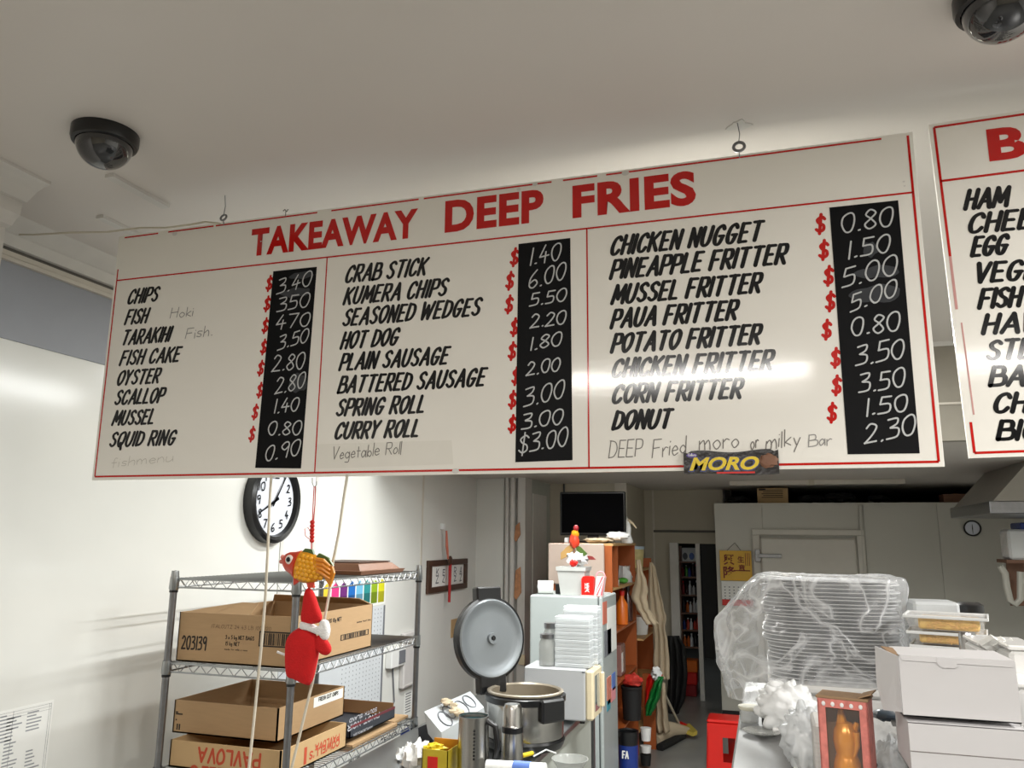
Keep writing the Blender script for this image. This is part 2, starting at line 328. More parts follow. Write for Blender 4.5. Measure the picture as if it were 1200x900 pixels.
# ================================================================= STRUCTURE
CZ, KZ = 3.33, 2.66                     # shop ceiling, kitchen ceiling
WX = -3.095                             # left wall
BY = 5.78                               # bulkhead where the ceiling drops
struct('floor', MB().box(-3.4, 4.6, -4.2, 17, -.1, 0), M('floor'))
struct('ceiling', MB().box(-3.4, 4.6, -4.2, BY, CZ, CZ+.1), M('ceiling'))
struct('kitchen_ceiling', MB().box(-3.4, 4.6, BY+.08, 17, KZ, KZ+.1), M('ceiling'))
struct('bulkhead', MB().box(-3.4, 4.6, BY, BY+.08, KZ, CZ+.1), mat('bulkhead_brown', (150, 144, 132), .6))
struct('trim_1', MB().box(-3.0, 4.4, BY-.015, BY, CZ-.03, CZ), M('trim_white'))
struct('trim_2', MB().box(-3.0, 4.4, BY-.012, BY, KZ+.24, KZ+.255), M('trim_cream'))
struct('wall_left', MB().box(WX-.1, WX, -4.2, 8.4, 0, CZ), M('wall_white'))
struct('wall_right', MB().box(4.4, 4.5, -4.2, 17, 0, CZ), M('wall_white'))
struct('wall_front', MB().box(-3.4, 4.6, -4.2, -4.1, 0, CZ), M('beige_wall'))
# upper band and cornice of the left wall
struct('trim_3', MB().box(WX, WX+.008, 2.14, 8.4, 2.825, 3.16), M('wall_grey'))
struct('trim_4', MB().box(WX, WX+.03, 2.14, 8.4, 3.16, 3.178), M('trim_cream'))
struct('trim_5', MB().box(WX, WX+.022, 2.14, 8.4, 3.182, 3.205), M('trim_cream'))
struct('trim_6', MB().box(WX, WX+.012, 2.14, 8.4, 3.205, 3.222), M('dark_gap'))
struct('trim_7', MB().slab([(WX, 2.14, 3.222), (WX+.03, 2.14, 3.225), (WX+.05, 2.14, 3.27), (WX+.06, 2.14, 3.275), (WX+.12, 2.14, 3.322), (WX+.13, 2.14, CZ), (WX, 2.14, CZ)], (0, 6.2, 0)), M('trim_white'), smooth=False)
for i, py in enumerate((4.62, 5.02)):   # joints between the white wall boards
    struct('trim_%d' % (8+i), MB().box(WX, WX+.006, py, py+.035, 0, 2.825), M('trim_white'))
struct('trim_10', MB().box(WX, WX+.006, 6.9, 6.93, 0, 2.825), M('trim_cream'))
# pier with a crown at the left edge of the frame
PX, PY = -2.76, 2.14
struct('wall_pier', MB().box(WX, PX, -4.1, PY, 0, CZ), M('trim_white'))
struct('trim_11', MB().slab([(PX, -4.1, CZ), (PX+.2, -4.1, CZ), (PX+.2, -4.1, CZ-.012), (PX+.17, -4.1, CZ-.02), (PX+.135, -4.1, CZ-.035), (PX+.105, -4.1, CZ-.06), (PX+.09, -4.1, CZ-.07), (PX+.07, -4.1, CZ-.07),
        (PX+.066, -4.1, CZ-.12), (PX+.05, -4.1, CZ-.135), (PX+.03, -4.1, CZ-.16), (PX, -4.1, CZ-.165)], (0, 4.1+PY, 0)), M('trim_white'))
# raised strips on the ceiling
a, b = at(133, 206, Z=CZ), at(190, 241, Z=CZ)
struct('trim_12', MB().box(a.x-.02, a.x+.02, a.y-.02, b.y, CZ-.014, CZ), M('trim_white'))
a = at(117, 252, Z=CZ)
struct('trim_13', MB().box(a.x-.02, a.x+.02, a.y, 2.9, CZ-.014, CZ), M('trim_white'))
# far end of the left side: short return wall, chase with pipes, recess, wall behind the television
c0 = at(590, 650, Y=8.4).x; c1 = at(617, 650, Y=8.4).x
struct('wall_return', MB().box(WX-.1, c0, 8.4, 8.5, 0, KZ), M('wall_white'))
struct('wall_column', MB().box(c0, c1, 8.42, 8.6, 0, KZ).box(c1-.085, c1, 8.34, 8.42, 0, KZ), M('trim_white'))
struct('wall_recess', MB().box(c1-.1, c1, 8.6, 9.6, 0, KZ), M('greenish_wall'))
struct('trim_14', MB().box(c1, c1+.01, 8.62, 9.2, 0, 2.5), M('trim_white'))
tx1 = at(735, 600, Y=9.4).x
struct('wall_television', MB().box(c1-.1, tx1, 9.4, 9.5, 0, KZ), M('beige_wall'))
struct('trim_15', MB().box(tx1-.14, tx1, 9.37, 9.4, 0, KZ), M('trim_cream'))
struct('wall_side', MB().box(tx1-.1, tx1, 9.5, 10.8, 0, KZ), M('beige_wall'))
dx0 = at(789, 700, Y=10.8).x; dx1 = at(852, 700, Y=10.8).x; dz = at(800, 637, Y=10.8).z
struct('wall_back', MB().box(tx1-.1, dx0, 10.8, 10.9, 0, KZ).box(dx1, 4.4, 10.8, 10.9, 0, 2.3).box(dx0, dx1, 10.8, 10.9, dz, KZ), M('beige_wall'))
z1 = at(780, 623, Y=10.8).z
struct('trim_16', MB().box(at(766, 620, Y=10.8).x, dx1, 10.77, 10.8, z1-.01, z1+.02), M('dark_gap'))
struct('trim_17', MB().box(at(766, 620, Y=10.8).x-.01, at(766, 620, Y=10.8).x+.012, 10.78, 10.8, 0, KZ), M('trim_cream'))
struct('door_1', MB().box(dx0-.02, dx0+.09, 10.7, 10.8, 0, dz+.01).box(at(817, 700, Y=10.8).x, at(822, 700, Y=10.8).x, 10.78, 10.84, 0, dz), M('trim_white'))
struct('wall_corridor', MB().box(-2.6, -2.5, 10.9, 17, 0, KZ).box(-2.6, 4.4, 16.9, 17, 0, KZ).box(dx1+.02, dx1+.1, 10.9, 17, 0, KZ), M('dark_room'))  # right-hand partition is unseen, placed to keep the space beyond it dark
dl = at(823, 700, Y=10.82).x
d = struct('opening_dark', MB().box(dl, dx1, 10.82, 10.86, at(835, 772, Y=10.82).z, dz), M('black_matte'))  # black sheet stands in for the unlit dark inside the opening
# vertical pipes in the chase
for px, r in ((593.5, .022), (600, .03)):
    p = at(px, 650, Y=8.33)
    tag(MB().tube([(p.x, 8.34, 0), (p.x, 8.34, KZ)], r, 10).build('wall_pipe', M('trim_white'), smooth=True), 'white pipe running down the wall corner, %s of the two' % ('left' if px < 595 else 'right'), 'pipe')
# stained patches where the chase boards have come away
def patch(pxs, pys, y, m, lab):
    a = at(pxs[0], pys[0], Y=y); b = at(pxs[1], pys[1], Y=y)
    tag(MB().slab([(a.x, y, b.z), (a.x+(b.x-a.x)*.3, y, b.z-.03), (b.x, y, b.z+.05), (b.x-.01, y, a.z), (a.x+.015, y, a.z-.04)], (0, -.012, 0)).build('torn_patch', m), lab, 'patch')
patch((603, 610), (612, 632), 8.33, M('stained'), 'small torn tan patch on the white column, the upper one')
patch((603, 611), (664, 700), 8.33, M('stained'), 'long orange stained patch low on the white column')

# ================================================================= COLD ROOM
CY = 10.0
cx0 = at(839, 650, Y=CY).x; cz1 = at(900, 591.5, Y=CY).z
cr = thing('cold_room', 'walk-in cold room of pale panels behind the counter', 'cold room', (cx0, CY, 0))
joints = [cx0, at(894, 620, Y=CY).x, at(1013, 620, Y=CY).x, at(1100, 620, Y=CY).x, 2.6, 4.38]
for i in range(5):
    MB().box(joints[i]+.0008, joints[i+1]-.0008, CY, CY+.1, .02, cz1, .0025).build('panel', M('cold_panel'), cr)
box('side_panel', M('cold_panel'), cr, cx0, cx0+.1, CY+.1, 10.78, .02, cz1)
box('roof_panel', M('cold_panel'), cr, cx0, 4.38, CY, 10.78, cz1, cz1+.02)
box('skirting', M('black_matte'), cr, cx0, 4.38, CY-.012, CY, 0, .06)
fa = at(881, 620, Y=CY); fb = at(1012, 620, Y=CY)
fr = MB().box(fa.x, fb.x, CY-.05, CY, fa.z-.07, fa.z, .008).box(fa.x, fa.x+.09, CY-.05, CY, .03, fa.z-.07, .008).box(fb.x-.09, fb.x, CY-.05, CY, .03, fa.z-.07, .008).build('door_frame', M('cold_door'), cr)
da = at(890, 630, Y=CY-.09); db = at(1003, 630, Y=CY-.09)
dr = box('door', M('cold_door'), cr, da.x, db.x, CY-.1, CY-.03, .06, da.z, .02)
h = at(888, 651, Y=CY-.12); h2 = at(916, 652, Y=CY-.12)
MB().box(h.x-.03, h.x+.03, CY-.12, CY-.1, h.z-.07, h.z+.07, .004).box(h.x, h2.x, CY-.125, CY-.105, h.z-.025, h.z+.02, .004).build('hinge', M('zinc'), dr)
MB().tube([at(1008, 592, Y=CY-.03), at(1010, 640, Y=CY-.03), at(1014, 700, Y=CY-.03), at(1018, 800, Y=CY-.03)], .022, 8).build('drain_pipe', M('cold_panel'), cr, smooth=True)
# clutter on the roof of the cold room
def carton(name, lab, m, x0, x1, y0, y1, z0, z1, cat='box', flap=True):
    t = thing(name, lab, cat, ((x0+x1)/2, (y0+y1)/2, z0)); box('body', m, t, x0, x1, y0, y1, z0, z1, .004)
    if flap: box('tape', M('card_light'), t, (x0+x1)/2-.02, (x0+x1)/2+.02, y0-.001, y1+.001, z1-.001, z1+.002)
    return t
a = at(887, 572, Y=10.2); b = at(924, 587, Y=10.2)
t = carton('cardboard_box', 'pale printed cardboard box on top of the cold room', M('card_light'), a.x, b.x, 10.2, 10.5, cz1+.02, a.z)
mb = MB()
for k in range(5): mb.box(a.x+.05+.02*(k % 2), b.x-.06, 10.198, 10.2, a.z-.03-k*.022, a.z-.022-k*.022)
mb.box(a.x+.02, a.x+.1, 10.197, 10.2, a.z-.03, a.z-.008).build('printing', M('print_black'), t)
a = at(1105, 579, Y=10.2); b = at(1135, 590, Y=10.2)
carton('cardboard_box', 'small reddish brown box on top of the cold room, near the hood', M('wood_brown'), a.x, b.x, 10.2, 10.45, cz1+.02, a.z)
for i, (px, w, h) in enumerate(((985, .35, .11), (1030, .22, .08), (950, .28, .09), (865, .3, .08))):
    a = at(px, 590, Y=10.35)
    tag(MB().blob((a.x, 10.4, cz1+.035+h*.6), (w/2, .12, h/2), amp=.4, fr=3, seed=i).build('dark_bundle', M('black_matte'), smooth=True),
        'dark bundle on the cold room roof, %s' % ['in the middle', 'right of the middle', 'beside the printed box', 'at the left corner'][i], 'bundle')
# dial clock on the cold room
def wall_dial(name, lab, c, r, depth, axis, hands, seed=0, full=True):
    t = thing(name, lab, 'clock', c); c = Vector(c)
    MM = rotm('X', 90) if axis == '-Y' else rotm('Y', 90)
    q = lambda u, v, w: c + (Vector((u, -w, v)) if axis == '-Y' else Vector((w, u, v)))   # u right, v up, w outward
    MB().lathe([(r*.80, depth*.4), (r*.85, depth*.9), (r*.93, depth), (r, depth*.8), (r, 0)], c, 40, MM.to_3x3()).build('rim', M('black_plastic'), t, smooth=True)
    MB().lathe([(0, depth*.5), (r*.83, depth*.5), (r*.83, 0)], c, 40, MM.to_3x3()).build('face', M('clock_face'), t)
    n = Vector((0, -1, 0)) if axis == '-Y' else Vector((1, 0, 0)); dx = Vector((1, 0, 0)) if axis == '-Y' else Vector((0, 1, 0))
    if full:
        mb = MB()
        for k in range(1, 13):
            a = PI/2-k*PI/6; s = str(k); w = .10*r*2*len(s)*.7
            lettering(mb, s, q(math.cos(a)*r*.63-w/2, math.sin(a)*r*.63-r*.09, depth*.56), dx, n, w, r*.19, r*.03)
        mb.build('numerals', M('black_paint'), t)
    for L, wd, ang, nm in hands:
        a = math.radians(90-ang); ca, sa = math.cos(a), math.sin(a); w0 = depth*.62
        pts = [q(ca*l*r-sa*s*wd*r, sa*l*r+ca*s*wd*r, w0) for l, s in ((-.15, 1), (L, .4), (L, -.4), (-.15, -1))]
        MB().slab(pts, n*.003).build(nm, M('black_paint'), t)
    return t
a = at(1139, 619, Y=CY)
wall_dial('dial_clock', 'small round black-rimmed dial on the cold room wall', (a.x, CY-.004, a.z), .088, .03, '-Y', [(.5, .05, 0, 'hour_hand'), (.7, .04, 180, 'minute_hand')], full=False)
# red and gold hanging calendar on the cold room
a = at(843, 645, Y=CY-.02); b = at(882, 681, Y=CY-.02); c = at(843, 707, Y=CY-.02)
t = thing('wall_calendar', 'gold calendar with red brush characters hung on the cold room wall', 'calendar', ((a.x+b.x)/2, CY, c.z))
g = box('gold_panel', M('calendar_gold'), t, a.x, b.x, CY-.03, CY-.015, b.z, a.z)
box('date_pad', M('paper'), t, a.x+.01, b.x-.01, CY-.035, CY-.012, c.z+.05, b.z-.005)
box('foot_strip', M('red'), t, a.x+.01, b.x-.01, CY-.036, CY-.012, c.z-.02, c.z+.05)
W_, H_ = b.x-a.x, a.z-b.z
for ch, u, v, s in (('興', .12, .52, .36), ('隆', .1, .08, .4), ('生', .56, .6, .22), ('意', .58, .32, .22)):
    font_text('brush_character', ch, (a.x+W_*u, CY-.0312, b.z+H_*v), W_*s*.95, H_*s, M('brush_red'), g, bold=.022)
mb = MB().box(a.x+W_*.42, b.x-W_*.06, CY-.0312, CY-.03, b.z+H_*.32, b.z+H_*.355)
for k in range(3): mb.box(a.x+W_*(.8+.06*k), a.x+W_*(.82+.06*k), CY-.0312, CY-.03, b.z+H_*.5, b.z+H_*.92)
mb.build('small_writing', M('brush_red'), g)
mb = MB()
for r in range(5):
    for k in range(7): mb.box(a.x+.04+k*.052, a.x+.055+k*.052, CY-.0362, CY-.035, b.z-.08-r*.035, b.z-.068-r*.035)
mb.build('dates', M('ink'), t, kind='stuff')
MB().tube([at(852, 645, Y=CY-.02), at(861, 636, Y=CY-.02), at(868, 645, Y=CY-.02)], .004, 6).build('hanging_string', M('dark_gap'), t)
# ceiling frame over the cold room
a = at(855, 569, Z=KZ-.05); b = at(1055, 569, Z=KZ-.05)
t = thing('ceiling_light_fitting', 'long unlit pale light fitting under the kitchen ceiling above the cold room', 'light fitting', ((a.x+b.x)/2, a.y, KZ))
m_ = at(950, 569, Z=KZ-.05).x
for u, v in ((a.x, m_-.01), (m_+.01, b.x)): box('housing', M('trim_cream'), t, u, v, a.y-.06, a.y+.06, KZ-.05, KZ, .006)
box('joint_strap', M('beige_wall'), t, m_-.03, m_+.03, a.y-.065, a.y+.065, KZ-.055, KZ)

# ================================================================= RIGHT SIDE: HOOD, SHELF
hy = 7.2
a = at(1165, 602, Y=hy); b = at(1160, 588, Y=hy)
t = thing('exhaust_hood', 'sloping metal extraction hood at the right edge above the wall shelf', 'hood', (a.x, hy, a.z))
MB().slab([(a.x, hy, a.z+.1), (a.x+.55, hy, a.z+.72), (a.x+1.6, hy, a.z+.72), (a.x+1.6, hy, a.z+.1)], (0, 1.4, 0)).build('canopy', M('hood'), t)
box('lip', M('zinc'), t, a.x-.03, a.x+1.6, hy-.02, hy+1.42, a.z, a.z+.1, .006)
a = at(1180, 656, Y=8.4); b = at(1184, 620, Y=8.4)
t = thing('wall_shelf', 'metal wall shelf with a curved bracket at the right edge', 'shelf', (a.x, 8.4, a.z))
box('board', M('wood_brown'), t, a.x, a.x+1.2, 8.4, 8.75, a.z-.03, a.z)
p = [at(x, y, Y=8.42) for x, y in ((1172, 663), (1178, 672), (1180, 688), (1184, 704), (1190, 708), (1196, 702), (1196, 670))]
MB().tube(p, .03, 8).build('bracket', M('cold_panel'), t, smooth=True)
box('back_plate', M('wood_brown'), t, at(1190, 680, Y=8.5).x, a.x+1.2, 8.74, 8.76, at(1190, 712, Y=8.5).z, a.z-.03)
t = thing('white_container', 'white plastic container on the wall shelf at the right edge', 'container', (b.x+.1, 8.5, a.z))
box('body', M('plastic_white'), t, b.x-.02, b.x+.3, 8.42, 8.7, a.z, b.z, .02); box('lid', M('blue'), t, at(1193, 610, Y=8.45).x, b.x+.32, 8.4, 8.72, b.z, b.z+.06, .01)
mb = MB()
for k in range(6): mb.box(b.x-.025, b.x-.018, 8.45+k*.04, 8.47+k*.04, a.z+.03, b.z-.04)
mb.build('ribs', M('trim_white'), t)

# ================================================================= MENU BOARDS
SY = 2.44
def on(px, py): return at(px, py, Y=SY)
def hpx(px, py, h): return on(px, py-h).z - on(px, py).z
X0, X1 = (on(140, 278).x+on(107, 562).x)/2, (on(1067, 156).x+on(1110, 548).x)/2
Z0, Z1 = on(600, 555).z, (on(1067, 156).z+on(140, 276).z)/2
bd = thing('menu_board', 'long white menu board headed TAKEAWAY DEEP FRIES with black price strips', 'sign', ((X0+X1)/2, SY, Z0))
box('panel', M('board'), bd, X0, X1, SY, SY+.012, Z0, Z1, .001)
def seg(mb, p, q, w, y=SY, lift=.0006):
    p, q = Vector((p.x, y-lift, p.z)), Vector((q.x, y-lift, q.z)); t = (q-p).normalized(); n = Vector((-t.z, 0, t.x))*w/2
    mb.add([p-n, q-n, q+n, p+n], [(0, 1, 2, 3)])
mb = MB(); e = .014
V = lambda x, z: Vector((x, 0, z))
seg(mb, V(X0+e, Z0+e), V(X1-e, Z0+e), .007); seg(mb, V(X1-e, Z0+e), V(X1-e, Z1-e*.7), .007)
seg(mb, V(X0+e, Z0+e), V(X0+e, Z0+.865), .006); 
tz = Z1-e*.7
for u, v in ((.03, .2), (.25, .47), (.48, .94), (1.0, 1.36), (1.38, 1.86), (1.9, 2.02), (2.05, 2.9)): seg(mb, V(X0+u*1.0, tz), V(min(X0+v, X1-e), tz), .006)
hz = (on(137, 329).z+on(1072, 225).z)/2
seg(mb, V(X0+e, hz), V(X1-e, hz), .006)
d1 = (on(384, 303).x+on(368, 556).x)/2; d2 = (on(688, 270).x+on(690, 549).x)/2
seg(mb, V(d1, Z0+e), V(d1, hz), .005); seg(mb, V(d2, Z0+e), V(d2, hz), .005)
mb.build('red_ruling', M('red_paint'), bd)
for txt, p0, p1, h in (('TAKEAWAY', (293, 301), (489, 279), 32), ('DEEP', (521, 273), (637, 260), 37), ('FRIES', (671, 256.5), (816, 239), 39)):
    a, b = on(*p0), on(*p1)
    font_text('heading', txt, (a.x, SY-.0008, a.z), b.x-a.x, hpx(p0[0], p0[1], h), M('red_paint'), bd, bold=.042, space=1.07)
def menu_line(txt, x, y, x1, par=bd, Y=SY, m='black_paint', hh=18, th=.0128):
    a, b = at(x, y, Y=Y), at(x1, y-(x1-x)*.1, Y=Y); h = at(x, y-hh, Y=Y).z-a.z
    mb = MB(); lettering(mb, txt, (a.x, Y, a.z), (1, 0, 0), (0, -1, 0), (b.x-a.x)-.27*h, h, th, shear=.27, nib=.3, jit=.012, gap=.25)
    return mb.build('menu_line', M(m), par)
for txt, x, y, x1 in (('CHIPS', 148, 356, 188), ('FISH', 145, 380, 176), ('TARAKIHI', 141, 404, 203), ('FISH CAKE', 139, 428, 214), ('OYSTER', 135.5, 451, 190), ('SCALLOP', 133, 474, 195), ('MUSSEL', 130, 498, 184), ('SQUID RING', 127, 523, 209)):
    menu_line(txt, x, y, x1, hh=15.5)
q5 = lambda x, y: (370+x/3, 270+y/3)
for txt, x, y, x1 in (('CRAB STICK', 98, 183, 402), ('KUMERA CHIPS', 93, 260, 474), ('SEASONED WEDGES', 90, 335, 592), ('HOT DOG', 83, 415, 303), ('PLAIN SAUSAGE', 78, 491, 479), ('BATTERED SAUSAGE', 73, 571, 609), ('SPRING ROLL', 67, 651, 397), ('CURRY ROLL', 61, 732, 377)):
    a = q5(x, y); menu_line(txt, a[0], a[1], 370+x1/3, hh=18)
q6 = lambda x, y: (680+x/2.571, 220+y/2.571)
for txt, x, y, x1 in (('CHICKEN NUGGET', 85, 203, 563), ('PINEAPPLE FRITTER', 85, 274, 637), ('MUSSEL FRITTER', 89, 349, 559), ('PAUA FRITTER', 87, 422, 487), ('POTATO FRITTER', 88, 496, 557), ('CHICKEN FRITTER', 89, 571, 594), ('CORN FRITTER', 90, 648, 501), ('DONUT', 92, 727, 288)):
    a = q6(x, y); menu_line(txt, a[0], a[1], 680+x1/2.571, hh=20, th=.014)
q4 = lambda x, y: (100+x/3.213, 290+y/3.213)
q7 = lambda x, y: (900+x/2.57, 220+y/2.57)
def strip(corners, f, prices, dol, hd, lab):
    P = [on(*f(*c)) for c in corners]; P = [Vector((p.x, SY-.0002, p.z)) for p in P]
    s = MB().slab(P, (0, -.0008, 0)).build('price_strip', M('chalk_black'), bd, label=lab)
    for txt, x, y, x1, y1, h in prices:
        a, b = on(*f(x, y)), on(*f(x1, y1)); px = f(x, y); k = f(0, 1)[1]-f(0, 0)[1]
        hh = hpx(px[0], px[1], h*k); dx = Vector((b.x-a.x, 0, b.z-a.z)); dx2 = dx.normalized()
        mb = MB(); lettering(mb, txt, (a.x, SY-.001, a.z), dx, (0, -1, 0), dx.length-.12*hh, hh, .005, shear=.12, jit=.035, gap=.14)
        mb.build('chalk_price', M('chalk'), s)
    for x, y in dol:
        c = f(x, y); a = on(*c); k = f(0, 1)[1]-f(0, 0)[1]; hh = hpx(c[0], c[1], hd*k)*1.02
        hh *= .86; mb = MB(); lettering(mb, '$', (a.x-.36*hh, SY, a.z-.46*hh), (1, 0, 0), (0, -1, 0), .66*hh, hh, .2*hh, shear=.1, lift=.0003); mb.build('dollar_sign', M('red_paint'), bd)
    return s
s1 = strip([(708, 90), (872, 73), (812, 832), (640, 830)], q4, [('3.40', 718, 178, 857, 137, 52), ('350', 720, 243, 848, 222, 50), ('470', 716, 310, 850, 292, 50), ('3.50', 722, 388, 845, 352, 50), ('2.80', 700, 470, 830, 455, 58), ('2.80', 712, 555, 832, 525, 58), ('1.40', 706, 626, 808, 614, 50), ('0.80', 685, 706, 818, 704, 50), ('0.90', 674, 806, 812, 780, 56)],
   [(692, 138), (684, 215), (677, 297), (671, 377), (660, 457), (657, 540), (639, 622), (627, 705)], 50, None)
s2 = strip([(713, 48), (895, 27), (903, 808), (702, 815)], q5, [('1.40', 748, 125, 868, 98, 58), ('6.00', 745, 207, 885, 168, 58), ('5.50', 750, 268, 887, 245, 42), ('2.20', 752, 345, 885, 325, 45), ('1.80', 748, 425, 870, 400, 45), ('2.00', 738, 512, 865, 490, 45), ('3.00', 728, 622, 880, 585, 62), ('3.00', 722, 698, 875, 680, 52), ('$3.00', 710, 785, 892, 755, 62)],
   [(698, 97), (682, 180), (679, 263), (698, 343), (690, 427), (703, 515), (691, 598), (690, 683)], 55, None)
s3 = strip([(185, 60), (392, 38), (457, 800), (240, 803)], q7, [('0.80', 218, 137, 384, 115, 55), ('1.50', 235, 215, 375, 192, 52), ('5.00', 220, 303, 397, 258, 56), ('5.00', 245, 377, 395, 322, 50), ('0.80', 248, 447, 405, 430, 55), ('3.50', 262, 538, 418, 510, 58), ('3.50', 270, 620, 420, 598, 54), ('1.50', 288, 688, 427, 672, 50), ('2.30', 288, 772, 452, 742, 58)],
   [(157, 112), (167, 190), (182, 268), (187, 345), (176, 430), (203, 515), (206, 598), (192, 680)], 52, None)
# wiped chalk smears
for s, f, cs in ((s3, q7, [(262, 233, 400, 275), (250, 290, 405, 350), (285, 160, 330, 212)]), (s1, q4, [(770, 90, 860, 120), (770, 470, 835, 550), (740, 150, 850, 190)])):
    for x0, y0, x1, y1 in cs:
        mb = MB(); a = on(*f((x0+x1)/2, (y0+y1)/2)); w = (on(*f(x1, y0)).x-on(*f(x0, y0)).x)/2; h = (on(*f(x0, y0)).z-on(*f(x0, y1)).z)/2.3
        mb.add([(a.x+w*math.cos(q)*(1+.12*math.sin(3*q+x0)), SY-.00115, a.z+h*math.sin(q)*(1+.15*math.sin(5*q+y0))) for q in [2*PI*k/28 for k in range(28)]], [tuple(range(28))])
        mb.build('chalk_smear', M('chalk_smudge'), s)
# pencilled additions
def hand(txt, x, y, x1, y1, h, th=.0035, m='pencil', par=bd):
    a, b = on(x, y), on(x1, y1); dx = Vector((b.x-a.x, 0, b.z-a.z)); hh = hpx(x, y, h)
    mb = MB(); lettering(mb, txt, (a.x, SY, a.z), dx, (0, -1, 0), dx.length, hh, th, shear=.1, jit=.05, gap=.13); mb.build('pencil_note', M(m), par)
mat('pencil_faint', (190, 186, 176), .8); mat('pencil_dark', (120, 116, 112), .8)
hand('Hoki', 199, 373, 226, 370, 11, m='pencil'); hand('Fish.', 217, 397, 249, 393, 12, m='pencil'); hand('fishmenu', 130, 548, 203, 540, 11, .002, 'pencil_faint')
tp = [on(*q5(*c)) for c in ((2, 752), (478, 738), (484, 822), (4, 838))]
MB().add([(p.x, SY-.0004, p.z) for p in tp], [(0, 1, 2, 3)]).build('tape_patch', M('tape'), bd)
hand('Vegetable Roll', 389, 538, 470, 532, 14, .003, 'pencil_dark'); hand('DEEP', 713, 537, 752, 535, 20, .003, 'pencil_dark'); hand('Fried', 764, 536, 804, 531, 20, .003, 'pencil_dark')
hand('moro', 819, 527, 866, 525, 20, .003, 'pencil_dark'); hand('or', 879, 526, 889, 525, 17, .003, 'pencil_dark'); hand('milky', 897, 526, 938, 521, 19, .003, 'pencil_dark'); hand('Bar', 947, 524, 975, 521, 14, .003, 'pencil')
for x, y, r in ((608, 222, 2.5), (627, 216, 3), (306, 283, 1), (733, 203, 4), (534, 552, 4), (205, 274, 4), (1059, 213, 1.2), (1060, 218, 1)):
    a = on(x, y); rr = r*.0023; mb = MB()
    mb.add([(a.x+rr*1.4*math.cos(q), SY-.0011, a.z+rr*math.sin(q)) for q in [2*PI*k/9 for k in range(9)]], [tuple(range(9))]); mb.build('chipped_spot', M('trim_white'), bd)
# chocolate bar wrapper stuck to the lower edge
a, b = on(802, 556), on(912, 530)
t = thing('chocolate_wrapper', 'dark chocolate bar wrapper stuck to the lower edge of the menu board', 'wrapper', ((a.x+b.x)/2, SY-.004, a.z))
w, hgt = b.x-a.x, .067; zt = a.z
n = 24; top = []; bot = []
for k in range(n+1):
    u = k/n; x = a.x+w*u; top.append((x, SY-.002, zt+hgt+.004*math.sin(u*9)+(-.006 if k % 2 and (k < 2 or k > n-2) else 0))); bot.append((x, SY-.002, zt+.003*math.sin(u*7)-.004*u))
MB().slab(bot+top[::-1], (0, -.008, 0)).build('film', mat('wrapper_brown', (20, 14, 15), .3, var=.25, scale=14, bump=.15, bscale=60), t)
font_text('brand_lettering', 'MORO', (a.x+w*.06-.004, SY-.0105, zt+.006), w*.76, hgt*.68, mat('blue_shadow', (60, 70, 120), .4), t, bold=.085, shear=.3)
font_text('brand_lettering', 'MORO', (a.x+w*.06, SY-.0112, zt+.010), w*.74, hgt*.6, M('yellow'), t, bold=.035, shear=.3)
mb = MB(); mb.add([(a.x+w*.09+.016*math.cos(q), SY-.0107, zt+hgt*.84+.0065*math.sin(q)) for q in [2*PI*k/16 for k in range(16)]], [tuple(range(16))]); mb.build('oval_emblem', mat('purple', (86, 60, 150), .3), t)
mb = MB(); lettering(mb, 'Cadbury', (a.x+w*.05, SY-.0112, zt+hgt*.81), (1, 0, 0), (0, -1, 0), .024, .008, .001); mb.build('emblem_script', M('white'), t)
MB().blob((a.x+w*.89, SY-.011, zt+.036), (.027, .004, .02), amp=.5, fr=2, seed=4).build('bar_picture', M('wood_brown'), t, smooth=True)
MB().box(a.x+w*.35, a.x+w*.75, SY-.0108, SY-.0101, zt+.0, zt+.005).build('red_stripe', M('red'), t)
# second board
p = [on(1088, 146), on(1136, 537)]
tilt = math.atan2(p[1].x-p[0].x, p[0].z-p[1].z)
W2 = 1.75; H2 = (p[0]-p[1]).length
b2 = thing('menu_board', 'second white menu board at the right edge, listing HAM, CHEESE and EGG', 'sign', (p[1].x+W2/2, SY, p[1].z))
L = Vector((p[0].x, SY, p[0].z)); D = (Vector((p[1].x, SY, p[1].z))-L).normalized(); Rr = Vector((-D.z, 0, D.x))
L2 = lambda u, v: L+Rr*u+D*v
MB().slab([L2(0, 0), L2(W2, 0), L2(W2, H2), L2(0, H2)], (0, .012, 0)).build('panel', M('board'), b2)
mb = MB(); S2 = lambda a, b, w=.007: seg(mb, a, b, w)
hv = (on(1097, 213)-L).dot(D)
S2(L2(.014, .012), L2(W2-.014, .012)); S2(L2(.014, hv), L2(W2-.014, hv)); S2(L2(.014, .012), L2(.014, .42)); S2(L2(.014, H2-.1), L2(.014, H2-.014)); S2(L2(.014, H2-.014), L2(W2-.014, H2-.014)); S2(L2(W2-.014, .012), L2(W2-.014, H2-.014))
mb.build('red_ruling', M('red_paint'), b2)
mb = MB(); seg(mb, L2(.014, .42), L2(.014, .58), .007); seg(mb, L2(.022, .62), L2(.024, H2-.12), .004); mb.build('worn_ruling', M('pink_faded'), b2)
a = on(1165, 188.5)
font_text('heading', 'BURGERS', (a.x-.012, SY-.0008, a.z-.002), .78, hpx(1165, 188, 39), M('red_paint'), b2, bold=.042, space=1.07)
q3 = lambda x, y: (800+x/3, y/3)
def ln2(txt, x, y, w, hh=21):
    a = at(x, y, Y=SY); h = at(x, y-hh, Y=SY).z-a.z; mb = MB()
    lettering(mb, txt, (a.x, SY, a.z), (1, 0, -.01), (0, -1, 0), w, h, .0138, shear=.27, nib=.3, jit=.012); mb.build('menu_line', M('black_paint'), b2)
